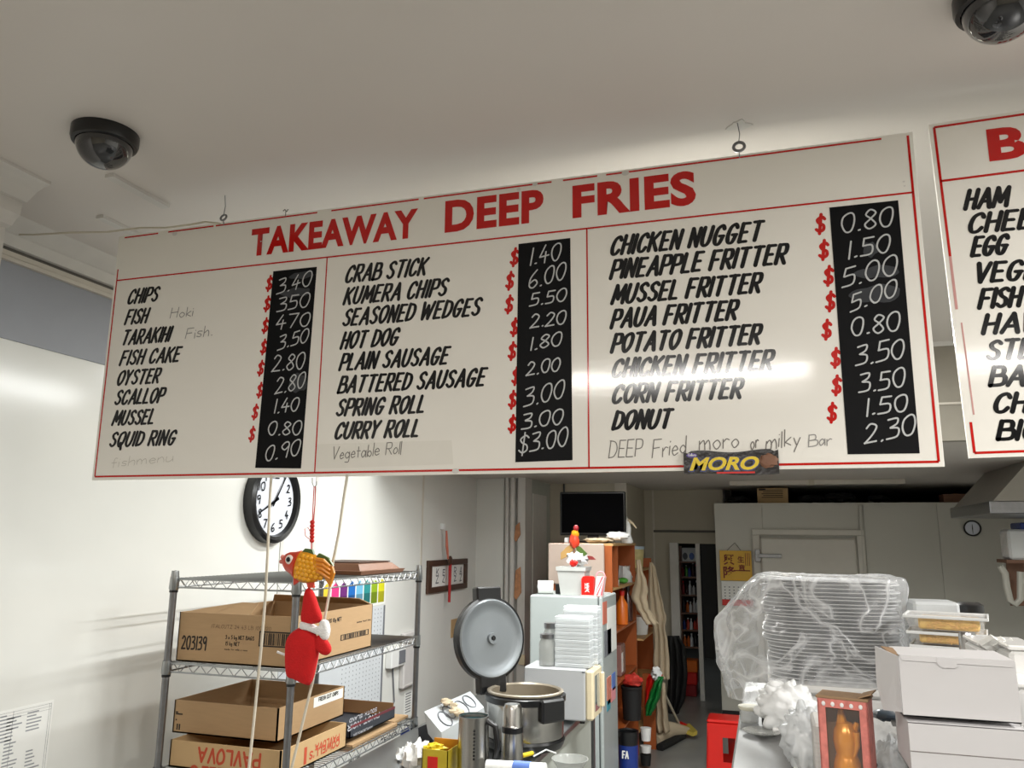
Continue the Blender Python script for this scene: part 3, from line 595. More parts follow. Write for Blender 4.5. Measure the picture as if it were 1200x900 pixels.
for txt, x, y, w in (('HAM', 1128, 245.5, .118), ('CHEESE', 1132, 273, .25), ('EGG', 1136, 300, .098), ('VEGETABLE', 1140, 331, .37), ('FISH', 1144.5, 361, .112), ('HAWAIIAN', 1149, 391, .34), ('STEAK', 1154, 421, .2), ('BACON', 1157, 452, .22), ('CHICKEN', 1161.5, 483, .28), ('BIG ONE', 1166, 515, .27)):
    ln2(txt, x, y, w)
# screw eyes and the cable tied to them
def eye(px, py, r, lab, ring=True):
    a = at(px, py, Y=SY-.005); t = thing('screw_eye', lab, 'hook', (a.x, SY-.005, Z1))
    MB().tube([(a.x+r*math.cos(q), SY-.005+.004*math.sin(q), a.z+r*math.sin(q)) for q in [2*PI*k/16 for k in range(16)]], r*.3, 8, closed=True).build('ring', M('dark_gap') if r < .012 else M('zinc'), t, smooth=True)
    MB().tube([(a.x, SY-.005, a.z-r), (a.x, SY+.004, Z1-.02)], .002, 6).build('shank', M('zinc'), t)
    MB().tube([(a.x, SY-.005, a.z+r), (a.x+.004, SY-.005, (a.z+CZ)/2), (a.x-.002, SY-.005, CZ)], .0016, 6).build('wire', M('zinc'), t)
    return a
e1 = eye(262, 255, .013, 'dark screw eye over the board above the word TAKEAWAY, tied to the cable')
e2 = eye(866, 172, .017, 'rusty screw eye hanging the board below the cracked ceiling plaster, right of FRIES')
a = at(335, 247, Y=SY)
t = thing('twisted_wire', 'tiny twisted dark wire on top of the board right of the cable', 'wire', a)
MB().tube([(a.x-.012, SY, a.z), (a.x-.005, SY, a.z+.006), (a.x+.004, SY, a.z-.004), (a.x+.01, SY, a.z+.005)], .0022, 6).build('strand', M('dark_gap'), t)
MB().tube([(a.x, SY, a.z), (a.x, SY, Z1-.01)], .0015, 6).build('tie', M('dark_gap'), t)
p = [at(x, y, Y=SY-.02) for x, y in ((-40, 276), (0, 275), (40, 275), (85, 272.5), (125, 272), (165, 267), (195, 267), (225, 263), (240, 260), (258, 262))]
tag(MB().tube(p, .0042, 8).build('cable', M('cord'), smooth=True), 'thin tan cable strung from the left to the menu board hook', 'cable')
# cracked plaster where the hook goes into the ceiling
a = at(866, 146, Z=CZ)
tag(MB().slab([(a.x+.035*math.cos(q)*(1+.4*math.sin(3*q)), a.y+.03*math.sin(q)*(1+.3*math.cos(5*q)), CZ-.004) for q in [2*PI*k/14 for k in range(14)]], (0, 0, .0035)).build('plaster_patch', M('trim_white')), 'small cracked plaster patch on the ceiling over the hook', 'patch')

# ================================================================= DOME CAMERAS
def dome(px, py, lab, s=1):
    a = at(px, py, Z=CZ); t = thing('dome_camera', lab, 'camera', (a.x, a.y, CZ))
    r = .105*s
    MB().lathe([(r, 0), (r*1.0, -.03*s), (r*.96, -.042*s), (r*.86, -.045*s), (r*.86, -.03*s)], (a.x, a.y, CZ), 40).build('base_ring', M('black_plastic'), t, smooth=True)
    pr = [(r*.84*math.cos(q), -.042*s-r*.8*math.sin(q)) for q in [PI/2*k/9 for k in range(10)]]
    MB().lathe(pr, (a.x, a.y, CZ), 40).build('dome_cover', M('dome'), t, smooth=True)
    MB().blob((a.x, a.y-.01, CZ-.05*s), (.035*s, .03*s, .035*s)).build('lens_block', M('black_matte'), t, smooth=True)
dome(124, 156, 'black dome security camera on the ceiling at the upper left')
dome(1172, -9, 'black dome security camera cut off by the upper right corner')

# ================================================================= LEFT WALL ITEMS
a = at(315, 587, X=WX); r_ = .272
wall_dial('wall_clock', 'round black-rimmed wall clock half hidden under the menu board', (WX+.003, a.y, a.z), r_, .075, '+X', [(.62, .035, 243, 'hour_hand'), (.75, .025, 33, 'minute_hand')])
# printed sheet at the lower left
A = at(-30, 850, X=WX); B_ = at(63, 820, X=WX)
t = thing('paper_notice', 'white printed paper notice taped to the wall at the lower left', 'notice', (WX, (A.y+B_.y)/2, B_.z-.5))
box('sheet', M('paper'), t, WX+.0005, WX+.002, A.y, B_.y, B_.z-.62, B_.z)
mb = MB(); y0, y1, z = A.y, B_.y, B_.z
for q in (.012, .024, .036): mb.box(WX+.002, WX+.0026, y0, y1-.012, z-q-.0008, z-q)
for q in (.01, .02, .2): mb.box(WX+.002, WX+.0026, y1-q-.001, y1-q, z-.6, z-.01)
mb.build('ruled_lines', M('ink'), t)
mb = MB()
for cpx, pys, n in ((0, 840, 8), (8, 842, 17), (32, 835, 6), (30, 880, 6)):
    c = at(cpx, pys, X=WX)
    for k in range(n):
        w = random.uniform(.03, .075)
        mb.box(WX+.002, WX+.0026, c.y, c.y+w, c.z-.0145*k-.0055, c.z-.0145*k)
mb.build('printed_text', mat('ink_light', (150, 152, 156), .8), t, kind='stuff')
# planner with coloured month tabs, white board and its dotted sheet
RXW = WX
a = at(383, 680, X=RXW); b = at(451, 680, X=RXW)
t = thing('year_planner', 'wall poster of seven coloured pencil shapes above the dotted sheet', 'poster', (RXW, (a.y+b.y)/2, at(420, 710, X=RXW).z))
zt = at(430, 679, X=RXW).z; zb = at(430, 708, X=RXW).z
y0 = at(378, 690, X=RXW).y; y1 = at(451, 690, X=RXW).y
box('sheet', M('paper'), t, RXW+.0005, RXW+.003, y0-.03, y1+.01, zb-.02, zt+.01)
for k, c in enumerate([(236, 200, 60), (224, 60, 130), (112, 46, 120), (36, 110, 190), (120, 190, 225), (50, 150, 150), (150, 180, 40), (225, 220, 40)]):
    u = y0+(y1-y0)*k/8; v = y0+(y1-y0)*(k+.86)/8
    m1 = mat('tab_%d' % k, c, .5); m2 = mat('tabd_%d' % k, [int(x*.75) for x in c], .5)
    s_ = MB().slab([(RXW+.003, u, zb), (RXW+.003, v, zb), (RXW+.003, v, zt-.035), (RXW+.003, (u+v)/2, zt), (RXW+.003, u, zt-.035)], (.0006, 0, 0)).build('colour_tab', m1, t)
    MB().box(RXW+.0036, RXW+.004, u, v, zb, zb+(zt-zb)*.45).build('lower_band', m2, s_)
zt2 = zb-.03; zb2 = at(430, 832, X=RXW).z
t = thing('dotted_chart', 'large white dotted chart on the wall behind the wire rack', 'chart', (RXW, (y0+y1)/2, zb2))
box('sheet', mat('chart_white', (214, 218, 222), .35, var=.04), t, RXW+.0005, RXW+.003, y0-.5, y1+.01, zb2, zt2)
box('edge_strip', M('ink'), t, RXW+.003, RXW+.006, y1-.015, y1+.01, zb2, zt2)
mb = MB()
for r in range(22):
    for k in range(12): mb.box(RXW+.003, RXW+.0034, y1-.06-k*.055, y1-.053-k*.055, zt2-.03-r*.033, zt2-.02-r*.033)
mb.build('dots', M('ink'), t, kind='stuff')
# switch box with a cable
a = at(452, 762, X=WX); b = at(468, 778, X=WX)
t = thing('switch_box', 'small white switch box with a grey cover on the wall behind the rack', 'switch', (WX, a.y, b.z))
box('housing', M('white'), t, WX, WX+.06, a.y, b.y, b.z, a.z, .006); box('cover', M('ink'), t, WX+.06, WX+.066, (a.y+b.y)/2, b.y-.02, b.z+.02, a.z-.02)
p = [at(x, y, X=WX+.01) for x, y in ((460, 778), (461, 800), (462, 822), (459, 830))]
MB().tube(p, .006, 6).build('lead', M('ink'), t)
a = at(469, 742, X=WX); b = at(483, 801, X=WX)
t = thing('paper_dispenser', 'pale grey dispenser panel on the wall beside the switch box', 'dispenser', (WX, a.y, b.z))
box('body', mat('pale_grey', (206, 202, 200), .5), t, WX, WX+.05, a.y, b.y, b.z, a.z, .01); box('lip', M('trim_white'), t, WX+.05, WX+.055, a.y+.02, b.y-.02, b.z+.02, b.z+.03)
a = at(474, 812, X=WX); b = at(482, 838, X=WX)
t = thing('instruction_label', 'small printed label on the wall low behind the rack post', 'label', (WX, a.y, b.z))
box('sheet', M('paper'), t, WX+.0005, WX+.003, a.y, b.y, b.z, a.z)
mb = MB()
for k in range(8): mb.box(WX+.003, WX+.0035, a.y+.02, b.y-.03, a.z-.02-k*.022, a.z-.012-k*.022)
mb.build('printed_text', M('ink'), t, kind='stuff')
# framed calligraphy with tassel
ya = at(499, 676, X=WX).y; yb = at(545, 676, X=WX).y; za = at(500, 657, X=WX).z; zb_ = at(499, 696, X=WX).z
t = thing('framed_calligraphy', 'dark wooden frame with brush writing on the left wall', 'picture', (WX, (ya+yb)/2, zb_))
f = .085
MB().box(WX, WX+.03, ya, yb, za-.055, za, .004).box(WX, WX+.03, ya, yb, zb_, zb_+.055, .004).box(WX, WX+.03, ya, ya+f, zb_+.055, za-.055, .004).box(WX, WX+.03, yb-f, yb, zb_+.055, za-.055, .004).build('frame', M('wood_dark'), t)
box('picture_sheet', M('paper'), t, WX, WX+.012, ya+f, yb-f, zb_+.055, za-.055)
for k, (u, ww) in enumerate(((.12, 'K'), (.3, 'E'), (.48, 'X'), (.66, 'R'), (.84, 'A'))):
    yy = ya+f+(yb-ya-2*f)*(u-.05); mb = MB()
    for r in range(2): lettering(mb, ww if r else 'Z', (WX+.012, yy+.07, zb_+.08+r*.08), (0, 1, 0), (1, 0, 0), .07, .06, .012, jit=.2)
    mb.build('brush_character', M('ink'), t)
xs = [at(521, y, X=WX+.04) for y in (617, 622, 640, 655, 700)]
t = thing('red_tassel', 'red and gold tassel hanging over the framed calligraphy', 'tassel', xs[0])
MB().box(WX, WX+.04, xs[0].y-.02, xs[0].y+.02, xs[0].z-.03, xs[0].z+.03, .004).build('wall_hook', M('plastic_white'), t)
MB().tube([(WX+.06, xs[1].y, xs[1].z), (WX+.065, xs[2].y+.0, xs[2].z), (WX+.065, xs[3].y+.03, xs[3].z)], [.010, .015, .010], 8).build('knot_cord', mat('salmon', (196, 110, 90), .7), t)
MB().blob((WX+.068, xs[3].y+.08, xs[3].z-.02), (.02, .045, .05)).build('bead', M('wood_dark'), t)
MB().tube([(WX+.068, xs[3].y+.08, xs[3].z-.05), (WX+.068, xs[3].y+.08, xs[4].z-.05)], [.018, .014], 8).build('fringe', mat('deep_red', (170, 40, 40), .8), t)
# plate over an old socket
a = at(532, 736, X=WX)
tag(box('socket_plate', M('card_light'), None, WX, WX+.006, a.y-.09, a.y+.09, a.z-.09, a.z+.09, .002), 'yellowed square plate on the wall beside the cooker lid', 'socket plate')
a = at(611, 773, Y=8.33)
tag(box('socket_plate', M('cream_plastic'), None, a.x-.03, a.x+.04, 8.315, 8.34, a.z-.05, a.z+.05, .004), 'cream square switch plate low on the white column', 'switch')

# ================================================================= HANGING CORDS, FISH AND SANTA
HY = 2.42
def pts(lst, Y): return [at(x, y, Y=Y) for x, y in lst]
def hang(lst, lab):
    q = pts(lst, HY); tag(MB().tube(q, .0048, 8).build('loose_rope', M('cord'), smooth=True), lab, 'cord')
hang([(318, 556), (316, 590), (314, 640), (311, 700), (306, 760), (301, 810), (296, 860), (290, 915)], 'off-white cord hanging under the board in front of the wall clock')
hang([(407, 556), (402, 590), (397, 625), (390, 660), (385, 700), (376, 750), (366, 800), (354, 850), (338, 915)], 'off-white cord hanging under the board behind the fish ornament')
FY = 2.38
a = at(367, 558, Y=FY)
t = thing('fish_ornament', 'gold and red carp ornament hanging on a red knotted string', 'ornament', a)
MB().tube(pts([(366, 560), (366, 566), (368, 571), (371, 568), (371, 564)], FY), .0014, 6).build('wire_hook', M('zinc'), t)
MB().tube(pts([(368, 570), (367, 590), (366, 612)], FY), .0016, 6).tube(pts([(369.5, 570), (369, 592), (367, 612)], FY), .0016, 6).tube(pts([(363, 632), (358, 628), (357, 620), (361, 618), (364, 624)], FY), .0012, 6).tube(pts([(365, 634), (365, 650)], FY), .002, 6).build('red_string', M('red'), t)
mb = MB()
for k in range(6): mb.blob(at(366-k*.1, 612+k*4.3, Y=FY), (.009, .007, .008), 10, 6)
mb.build('knot', M('red'), t, smooth=True)
c = at(359.5, 665, Y=FY); k = (at(360, 665, Y=FY)-at(330, 665, Y=FY)).length/30       # metres per photo pixel here
tilt_m = rotm('Y', 12).to_3x3()
def fl(u, v, w=0): return c + tilt_m @ Vector((u*k, w*k, v*k))
# body: rings along the length
prof = [(-21, 1, 5), (-16, 1, 10.5), (-10, .5, 14), (-3, 0, 15.5), (5, 0, 15), (12, 0, 12.5), (18, 1, 9), (23, 2, 6)]
def loft(mb, prof, dep, n=20):
    vs = []
    for u, v0, r in prof:
        for q in range(n): vs.append(fl(u, v0+r*math.sin(2*PI*q/n), dep*r*math.cos(2*PI*q/n)))
    mb.add(vs, [(i*n+q, i*n+(q+1) % n, (i+1)*n+(q+1) % n, (i+1)*n+q) for i in range(len(prof)-1) for q in range(n)] + [tuple(range(n)), tuple((len(prof)-1)*n+q for q in range(n))])
mb = MB(); loft(mb, prof, .55); body = mb.build('body', M('fish_gold'), t, smooth=True)
mb = MB(); loft(mb, [(-29, 1.5, 3), (-27, 1.5, 6.5), (-23, 1, 9.5), (-16, .8, 11.6), (-10.5, .5, 14.4), (-10, .5, 13)], .62); mb.build('head', M('fish_red'), t, smooth=True)
MB().blob(fl(-30, 3.5), (2.5*k, 3*k, 2.6*k)).blob(fl(-30, -1), (2.6*k, 3*k, 2.4*k)).build('lips', mat('lip_pink', (214, 130, 116), .4), t, smooth=True)
MB().blob(fl(-18, 4, -6.5), (4.8*k, 1.6*k, 4.8*k)).build('eye', M('eye_white'), t, smooth=True)
MB().blob(fl(-18.4, 4, -7.8), (2.6*k, 1*k, 2.6*k)).build('pupil', M('black_paint'), t, smooth=True)
mb = MB()
for r in range(6):
    for q in range(6):
        u = -6+q*4.6+(r % 2)*2.3; v = -10+r*4.1
        if u > 20 or (u > 12 and abs(v) > 8): continue
        rad = 15.5 if u < 6 else 15.5-(u-6)*.62
        if abs(v) > rad*.9: continue
        w = -.55*math.sqrt(max(0, rad*rad-v*v)); mb.blob(fl(u, v, w), (3*k, 1.5*k, 2.7*k), 8, 5, M=rotm('Y', 20).to_3x3())
mb.build('scales', mat('scale_gold', (236, 166, 34), .25, var=.1), body, smooth=True)
MB().slab([fl(*p_, 1) for p_ in ((20, -2), (32, -12), (33, 2), (29, 8), (20, 5))], (0, -3*k, 0)).build('tail', mat('tail_orange', (206, 130, 30), .35), t)
mb = MB()
for q in range(4): mb.tube([fl(12+q*1.2, 11-q*3.6, -5), fl(21, 12-q*4, -6.5), fl(28+q, 8-q*4, -4)], [2.1*k, 1.9*k, .9*k], 8)
mb.build('tail_rays', mat('ray_orange', (226, 140, 40), .35), t, smooth=True)
MB().slab([fl(*p_, 1) for p_ in ((-10, 12), (-6, 18), (2, 19), (6, 14), (0, 13))], (0, -3*k, 0)).build('dorsal_fin', M('fish_green'), t)
MB().slab([fl(*p_, 1) for p_ in ((8, 12), (11, 17), (22, 15), (30, 9), (22, 10), (12, 10))], (0, -3*k, 0)).build('dorsal_fin', M('fish_green'), t)
MB().slab([fl(*p_, 1) for p_ in ((-12, -11), (-9, -20), (-4, -15))], (0, -3*k, 0)).build('lower_fin', M('fish_red'), t)
MB().slab([fl(*p_, 1) for p_ in ((4, -13), (8, -19), (14, -17), (12, -12))], (0, -3*k, 0)).build('lower_fin', M('fish_red'), t)
# felt santa figure
a = at(363, 690, Y=FY)
t = thing('santa_ornament', 'small red felt Christmas figure seen from behind, hanging below the fish', 'ornament', a)
MB().tube(pts([(362, 682), (361, 690)], FY), .0022, 6).build('loop', M('red'), t)
def fel(name, m, lst, dep=.016, b=None, seed=1):
    n = len(lst); P = [at(x, y, Y=FY) for x, y in lst]; cc = sum(P, Vector())/n
    P = [Vector((a_, P[0].y, b_)) for a_, b_ in catmull([(p_.x, p_.z) for p_ in P], True, 4)[:-1]]; n = len(P)
    vs = []; rings = [(-1, .5), (-.9, .74), (-.6, .92), (0, 1), (.6, .92), (.9, .74), (1, .5)]
    for w, s in rings:
        for p_ in P: vs.append(cc+(p_-cc)*s+Vector((0, w*dep, 0)))
    mb = MB(); mb.add(vs, [(i*n+q, i*n+(q+1) % n, (i+1)*n+(q+1) % n, (i+1)*n+q) for i in range(6) for q in range(n)] + [tuple(range(n)), tuple(6*n+q for q in range(n))])
    return mb.build(name, m, t, smooth=True)
fel('hat', M('red_felt'), [(360, 689), (366, 692), (372, 708), (377, 726), (368, 731), (354, 729), (355, 712), (357, 698)])
fel('hat_brim', M('fur_white'), [(353, 728), (362, 730), (372, 735), (382, 731), (386, 738), (381, 746), (372, 743), (362, 739), (352, 736)], .019)
fel('coat', M('red_felt'), [(346, 738), (356, 735), (366, 740), (372, 747), (373, 762), (370, 780), (366, 797), (362, 803), (354, 801), (344, 796), (337, 792), (335, 770), (337, 748)], .024)
fel('sleeve', M('red_felt'), [(373, 744), (381, 748), (387, 757), (387, 765), (381, 768), (374, 764), (368, 758)], .014)
fel('beard', M('fur_white'), [(376, 728), (383, 727), (386, 738), (383, 750), (376, 746)], .016)
MB().tube(pts([(339, 768), (333, 767), (325, 764)], FY), .004, 8).build('staff', M('fur_white'), t, smooth=True)

# ================================================================= WIRE RACK
zt = 1.79
ly = at(348, 683, Z=zt).y; lx = at(205, 676, Y=ly).x
rx = at(348, 683, Z=zt).x; ry = at(491, 668, X=rx).y
lx = max(lx, WX+.06)
print('RACK', lx, rx, ly, ry, WX)
zm = at(341, 790, X=rx).z + .01; zl = zm-.47
rk = thing('wire_rack', 'chrome wire shelving rack standing against the left wall', 'shelving', ((lx+rx)/2, (ly+ry)/2, 0))
for x in (lx, rx):
    for y in (ly, ry):
        p = MB().tube([(x, y, .04), (x, y, zt+.03)], .0165, 14).build('post', M('zinc'), rk, smooth=True)
        mb = MB().lathe([(0, zt+.042), (.017, zt+.04), (.019, zt+.02), (.019, zt+.012)], (x, y, 0), 14)
        mb.build('cap', M('black_plastic') if False else M('steel_flat'), p, smooth=True)
        for z in (zl, zm, zt):
            MB().lathe([(.019, z-.052), (.024, z-.045), (.021, z+.012)], (x, y, 0), 14).build('collar', M('steel_flat'), p, smooth=True)
            MB().lathe([(.0205, z-.062), (.0205, z-.052)], (x, y, 0), 14).build('sleeve_ring', M('black_plastic'), p)
for z in (zl, zm, zt):
    fr_ = MB()
    for dz_, r in ((0, .0042), (-.038, .0042)):
        fr_.tube([(lx, ly, z+dz_), (rx, ly, z+dz_), (rx, ry, z+dz_), (lx, ry, z+dz_)], r, 8, closed=True)
    o = fr_.build('shelf_frame', M('steel_flat'), rk, smooth=True)
    def zig(A, B, n):
        A, B = Vector(A), Vector(B); return [A.lerp(B, i/(2*n))+Vector((0, 0, 0 if i % 2 else -.038)) for i in range(2*n+1)]
    mb = MB()
    for A, B, n in (((lx, ly, z), (rx, ly, z), 9), ((rx, ly, z), (rx, ry, z), 18), ((lx, ry, z), (rx, ry, z), 9), ((lx, ly, z), (lx, ry, z), 18)): mb.tube(zig(A, B, n), .0025, 6, cap=False)
    mb.build('zigzag_truss', M('steel_flat'), o, smooth=True)
    mb = MB()
    for k_ in range(46):
        y = ly+(ry-ly)*(k_+.5)/46; mb.tube([(lx, y, z+.004), (rx, y, z+.004)], .0021, 5, cap=False)
    for u in (.33, .66): mb.tube([(lx+(rx-lx)*u, ly, z), (lx+(rx-lx)*u, ry, z)], .003, 5, cap=False)
    mb.build('wire_deck', M('steel_flat'), o, smooth=True, kind='stuff')
# brown wooden tray upturned on the top shelf
a = at(388, 668, X=rx-.2); b = at(440, 667, X=rx-.2)
bx0, by0, by1 = rx-.42, a.y, b.y
t = thing('wooden_tray', 'brown upturned wooden tray on the top of the wire rack', 'tray', (bx0+.2, (by0+by1)/2, zt+.006))
vs = []
for z, e_ in ((0, 0), (.02, -.008), (.022, .01), (.055, .035), (.06, .05)):
    vs += [(bx0+e_, by0+e_, zt+.008+z), (bx0+.4-e_, by0+e_, zt+.008+z), (bx0+.4-e_, by1-e_*2.2, zt+.008+z), (bx0+e_, by1-e_*2.2, zt+.008+z)]
mb = MB(); mb.add(vs, [(i*4+q, i*4+(q+1) % 4, (i+1)*4+(q+1) % 4, (i+1)*4+q) for i in range(4) for q in range(4)]+[(0, 1, 2, 3), (16, 17, 18, 19)])
mb.build('body', M('wood_brown'), t); box('foot_rim', M('wood_dark'), t, bx0+.04, bx0+.36, by0+.05, by1-.09, zt+.068, zt+.074)
# large open carton 203139 on the middle shelf
cY = ly+.03
z0 = zm+.008; zc = at(212, 717, Y=cY).z; xa = max(at(209, 740, Y=cY).x, WX+.03); xb = rx-.03; yb = at(436, 730, X=xb).y
t = thing('open_carton', 'open cardboard carton numbered 203139 on the middle rack shelf', 'carton', ((xa+xb)/2, (cY+yb)/2, z0))
T = .006
def wallbox(x0, x1, y0, y1, z0, z1, mat_, par, tl=None, name='carton_wall', bottom=True):
    fr_ = box(name, mat_, par, x0, x1, y0, y0+T, z0, z1); rt_ = box(name, mat_, par, x1-T, x1, y0, y1, z0, z1)
    box(name, mat_, par, x0, x1, y1-T, y1, z0, z1); box(name, mat_, par, x0, x0+T, y0, y1, z0, z1)
    if bottom: box('carton_bottom', mat_, par, x0, x1, y0, y1, z0, z0+T)
    return fr_, rt_
fr1, rt1 = wallbox(xa, xb, cY, yb, z0, zc, M('card'), t)
MB().slab([(xa+.03, cY+.01, zc), (xa+(xb-xa)*.62, cY+.01, zc), (xa+(xb-xa)*.60, cY+.09, zc+.045), (xa+(xb-xa)*.45, cY+.09, zc+.045), (xa+.05, cY+.10, zc+.01)], (0, .005, .002)).build('raised_flap', M('card'), t)
MB().slab([(xa, yb-.02, zc), (xb, yb-.02, zc), (xb, yb-.16, zc+.04), (xa+.1, yb-.16, zc+.045)], (0, .005, .002)).build('raised_flap', M('card'), t)
mb = MB(); LT = lambda s, px, py, px1, h, th, m_, par, nm='printing', Y=cY: None
def pr(s, px, py, px1, h, th, m_, par, Y=None, X=None, flip=False, nm='printing', jit=0, gap=.2):
    """print a line on a frontal (Y) or side (X) face; upside down when flip"""
    if Y is not None: a = at(px, py, Y=Y); b = at(px1, py, Y=Y); L_ = b.x-a.x; dx, n_ = Vector((1, 0, 0)), Vector((0, -1, 0)); hh = at(px, py-h, Y=Y).z-a.z
    else: a = at(px, py, X=X); b = at(px1, py, X=X); L_ = b.y-a.y; dx, n_ = Vector((0, 1, 0)), Vector((1, 0, 0)); hh = at(px, py-h, X=X).z-a.z
    mb = MB()
    if flip: lettering(mb, s, a+dx*L_+Vector((0, 0, hh)), -dx, n_, L_, hh, th, up=(0, 0, -1), jit=jit, gap=gap)
    else: lettering(mb, s, a, dx, n_, L_, hh, th, jit=jit, gap=gap)
    return mb.build(nm, m_, par)
def barcode(x0, y0, x1, y1, par, Y=None, X=None):
    K = dict(Y=Y) if Y is not None else dict(X=X)
    a = at(x0, y1, **K); b = at(x1, y0, **K); mb = MB(); e_ = .001
    def bar(u0, u1, w0, w1):
        zz0, zz1 = a.z+(b.z-a.z)*w0, a.z+(b.z-a.z)*w1
        if Y is not None: mb.box(a.x+(b.x-a.x)*u0, a.x+(b.x-a.x)*u1, Y-e_, Y-.0001, zz0, zz1)
        else: mb.box(X+.0001, X+e_, a.y+(b.y-a.y)*u0, a.y+(b.y-a.y)*u1, zz0, zz1)
    bar(0, 1, 0, .09); bar(0, 1, .91, 1); bar(0, .03, 0, 1); bar(.97, 1, 0, 1); u = .08; rr = random.Random(3)
    while u < .9: w = rr.choice((.012, .022, .035)); bar(u, u+w, .12, .88); u += w+rr.choice((.012, .02, .03))
    return mb.build('barcode', M('print_black'), par)
pk = M('print_black')
pr('203139', 212, 760, 242, 15, .008, pk, fr1, Y=cY); pr('3 x 5 kg NET BAGS', 264, 748.5, 298, 4.2, .0028, pk, fr1, Y=cY); pr('15 kg NET', 264, 756, 281, 4.2, .0028, pk, fr1, Y=cY)
pr('ITALCUTZ 24 43 LB 1008120', 248, 735.5, 318, 4.0, .002, mat('print_grey', (120, 96, 72), .8), fr1, Y=cY); pr('made for mills c sons', 263, 761.5, 290, 2, .0014, pk, fr1, Y=cY); barcode(303, 741.5, 344, 757.5, fr1, Y=cY)
barcode(399, 737, 432, 751, rt1, X=xb); pr('TASS 10g NET', 381, 730.5, 400, 4, .004, pk, rt1, X=xb); pr('some text line', 418, 730, 434, 2, .0025, pk, rt1, X=xb)
# tray carton
zc2 = at(324, 870.5, X=rx-.06).z
def solve_box(pfl, pfr, pbr, X):     # front-left px, front-right px, back-right px of a bottom edge, right face at X
    q = at(*pfr, X=X); return at(*pfl, Y=q.y).x, q.y, at(pbr[0], pbr[1], X=X).y, q.z
xr2 = rx-.14
x0_, y0_, y1_, zb_ = solve_box((202, 855), (324, 870.5), (402, 844), xr2); ztp = at(324.6, 831, X=xr2).z
x0_ = max(x0_, WX+.04)
print('TRAY', x0_, xr2, y0_, y1_, zb_, ztp)
T = .007
t = thing('cardboard_tray', 'shallow open cardboard tray resting on the pavlova carton', 'tray', ((x0_+xr2)/2, (y0_+y1_)/2, zb_))
f2, r2 = wallbox(x0_, xr2, y0_, y1_, zb_, ztp, M('card'), t, name='tray_wall')
box('white_sticker', M('paper'), t, xr2, xr2+.001, y0_+(y1_-y0_)*.5, y0_+(y1_-y0_)*.97, ztp-.055, ztp-.008)
pr('FRESH CUT CHIPS', 373, 822, 396, 4, .004, pk, r2, X=xr2+.0012); 
mb = MB()
for v, w in ((.12, .014), (.1, .04), (.03, .006)): 
    c_ = at(206, 847-v*100, Y=y0_); mb.box(c_.x, c_.x+w, y0_-.001, y0_, c_.z, c_.z+.006)
c_ = at(206, 851, Y=y0_); mb.box(c_.x+.005, c_.x+.012, y0_-.001, y0_, c_.z-.015, c_.z+.012).box(c_.x+.018, c_.x+.025, y0_-.001, y0_, c_.z-.015, c_.z+.012).build('marks', pk, t)
# pavlova carton
zP = zb_-.006
x3 = rx-.05
t = thing('pavlova_carton', 'cardboard carton printed PAVLOVA upside down below the open tray', 'carton', ((x0_+x3)/2, y0_, zl))
y3 = at(405, 880, X=x3).y
f3, r3 = wallbox(lx+.03, x3, ly+.035, y3, zl+.008, zP, M('card_light'), t, name='carton_wall')
YP = ly+.035
# second (inner) flap standing on its right side
pr('PAVLOVA', 231, 892, 306, 16, .012, M('print_red'), f3, Y=YP, flip=True)
pr("COWELL'S", 222, 911, 300, 14, .011, M('print_red'), f3, Y=YP, flip=True)
pr('PAVLOVA', 369, 880, 397, 7, .007, M('print_red'), r3, X=x3, flip=True); pr("COWELL'S", 362, 890, 397, 8, .008, M('print_red'), r3, X=x3, flip=True)
box('red_stripe', M('print_red'), r3, x3, x3+.001, at(356, 890, X=x3).y, at(359, 890, X=x3).y, zl+.02, zP-.03)
# wine carton and the brown ones under it
def carton_open(name, lab, mt, pfl, pfr, pbr, X, ptop, minn=None):
    a0, b0, b1, zz = solve_box(pfl, pfr, pbr, X); top = at(ptop[0], ptop[1], X=X).z
    t = thing(name, lab, 'carton', ((a0+X)/2, (b0+b1)/2, zz)); f_, r_ = wallbox(a0, X, b0, b1, zz, top, mt, t); return t, f_, r_, (a0, b0, b1, zz, top)
T = .006
Xw = rx-.04
wy0 = at(405, 862, X=Xw).y; wy1 = at(462, 850, X=Xw).y
zw0 = at(405, 868, X=Xw).z; zw1 = at(462, 828, X=Xw).z
wy0 = max(wy0, y3+.02)
t = thing('wine_carton', 'dark grey wine carton printed PINOT NOIR upside down on the rack', 'carton', (Xw-.2, wy0, zw0))
mbx = wallbox(Xw-.36, Xw, wy0, wy1, zw0, zw1, M('wine_box'), t)
box('lining', M('card_in'), t, Xw-.354, Xw-.0065, wy1-.012, wy1-.0065, zw0+.01, zw1+.02); box('lining', M('card_in'), t, Xw-.354, Xw-.348, wy0+.01, wy1-.015, zw0+.01, zw1+.02)
box('maroon_edge', M('maroon'), t, Xw-.001, Xw+.0015, wy0, wy1, zw1-.012, zw1)
pr('PINOT NOIR', 407, 857, 444, 6, .007, M('print_silver'), mbx[1], X=Xw, flip=True); pr('SOUTH ISLAND', 409, 847, 441, 4, .005, M('print_silver'), mbx[1], X=Xw, flip=True); pr('MARLBOROUGH', 414, 863, 436, 2.5, .003, M('print_silver'), mbx[1], X=Xw, flip=True)
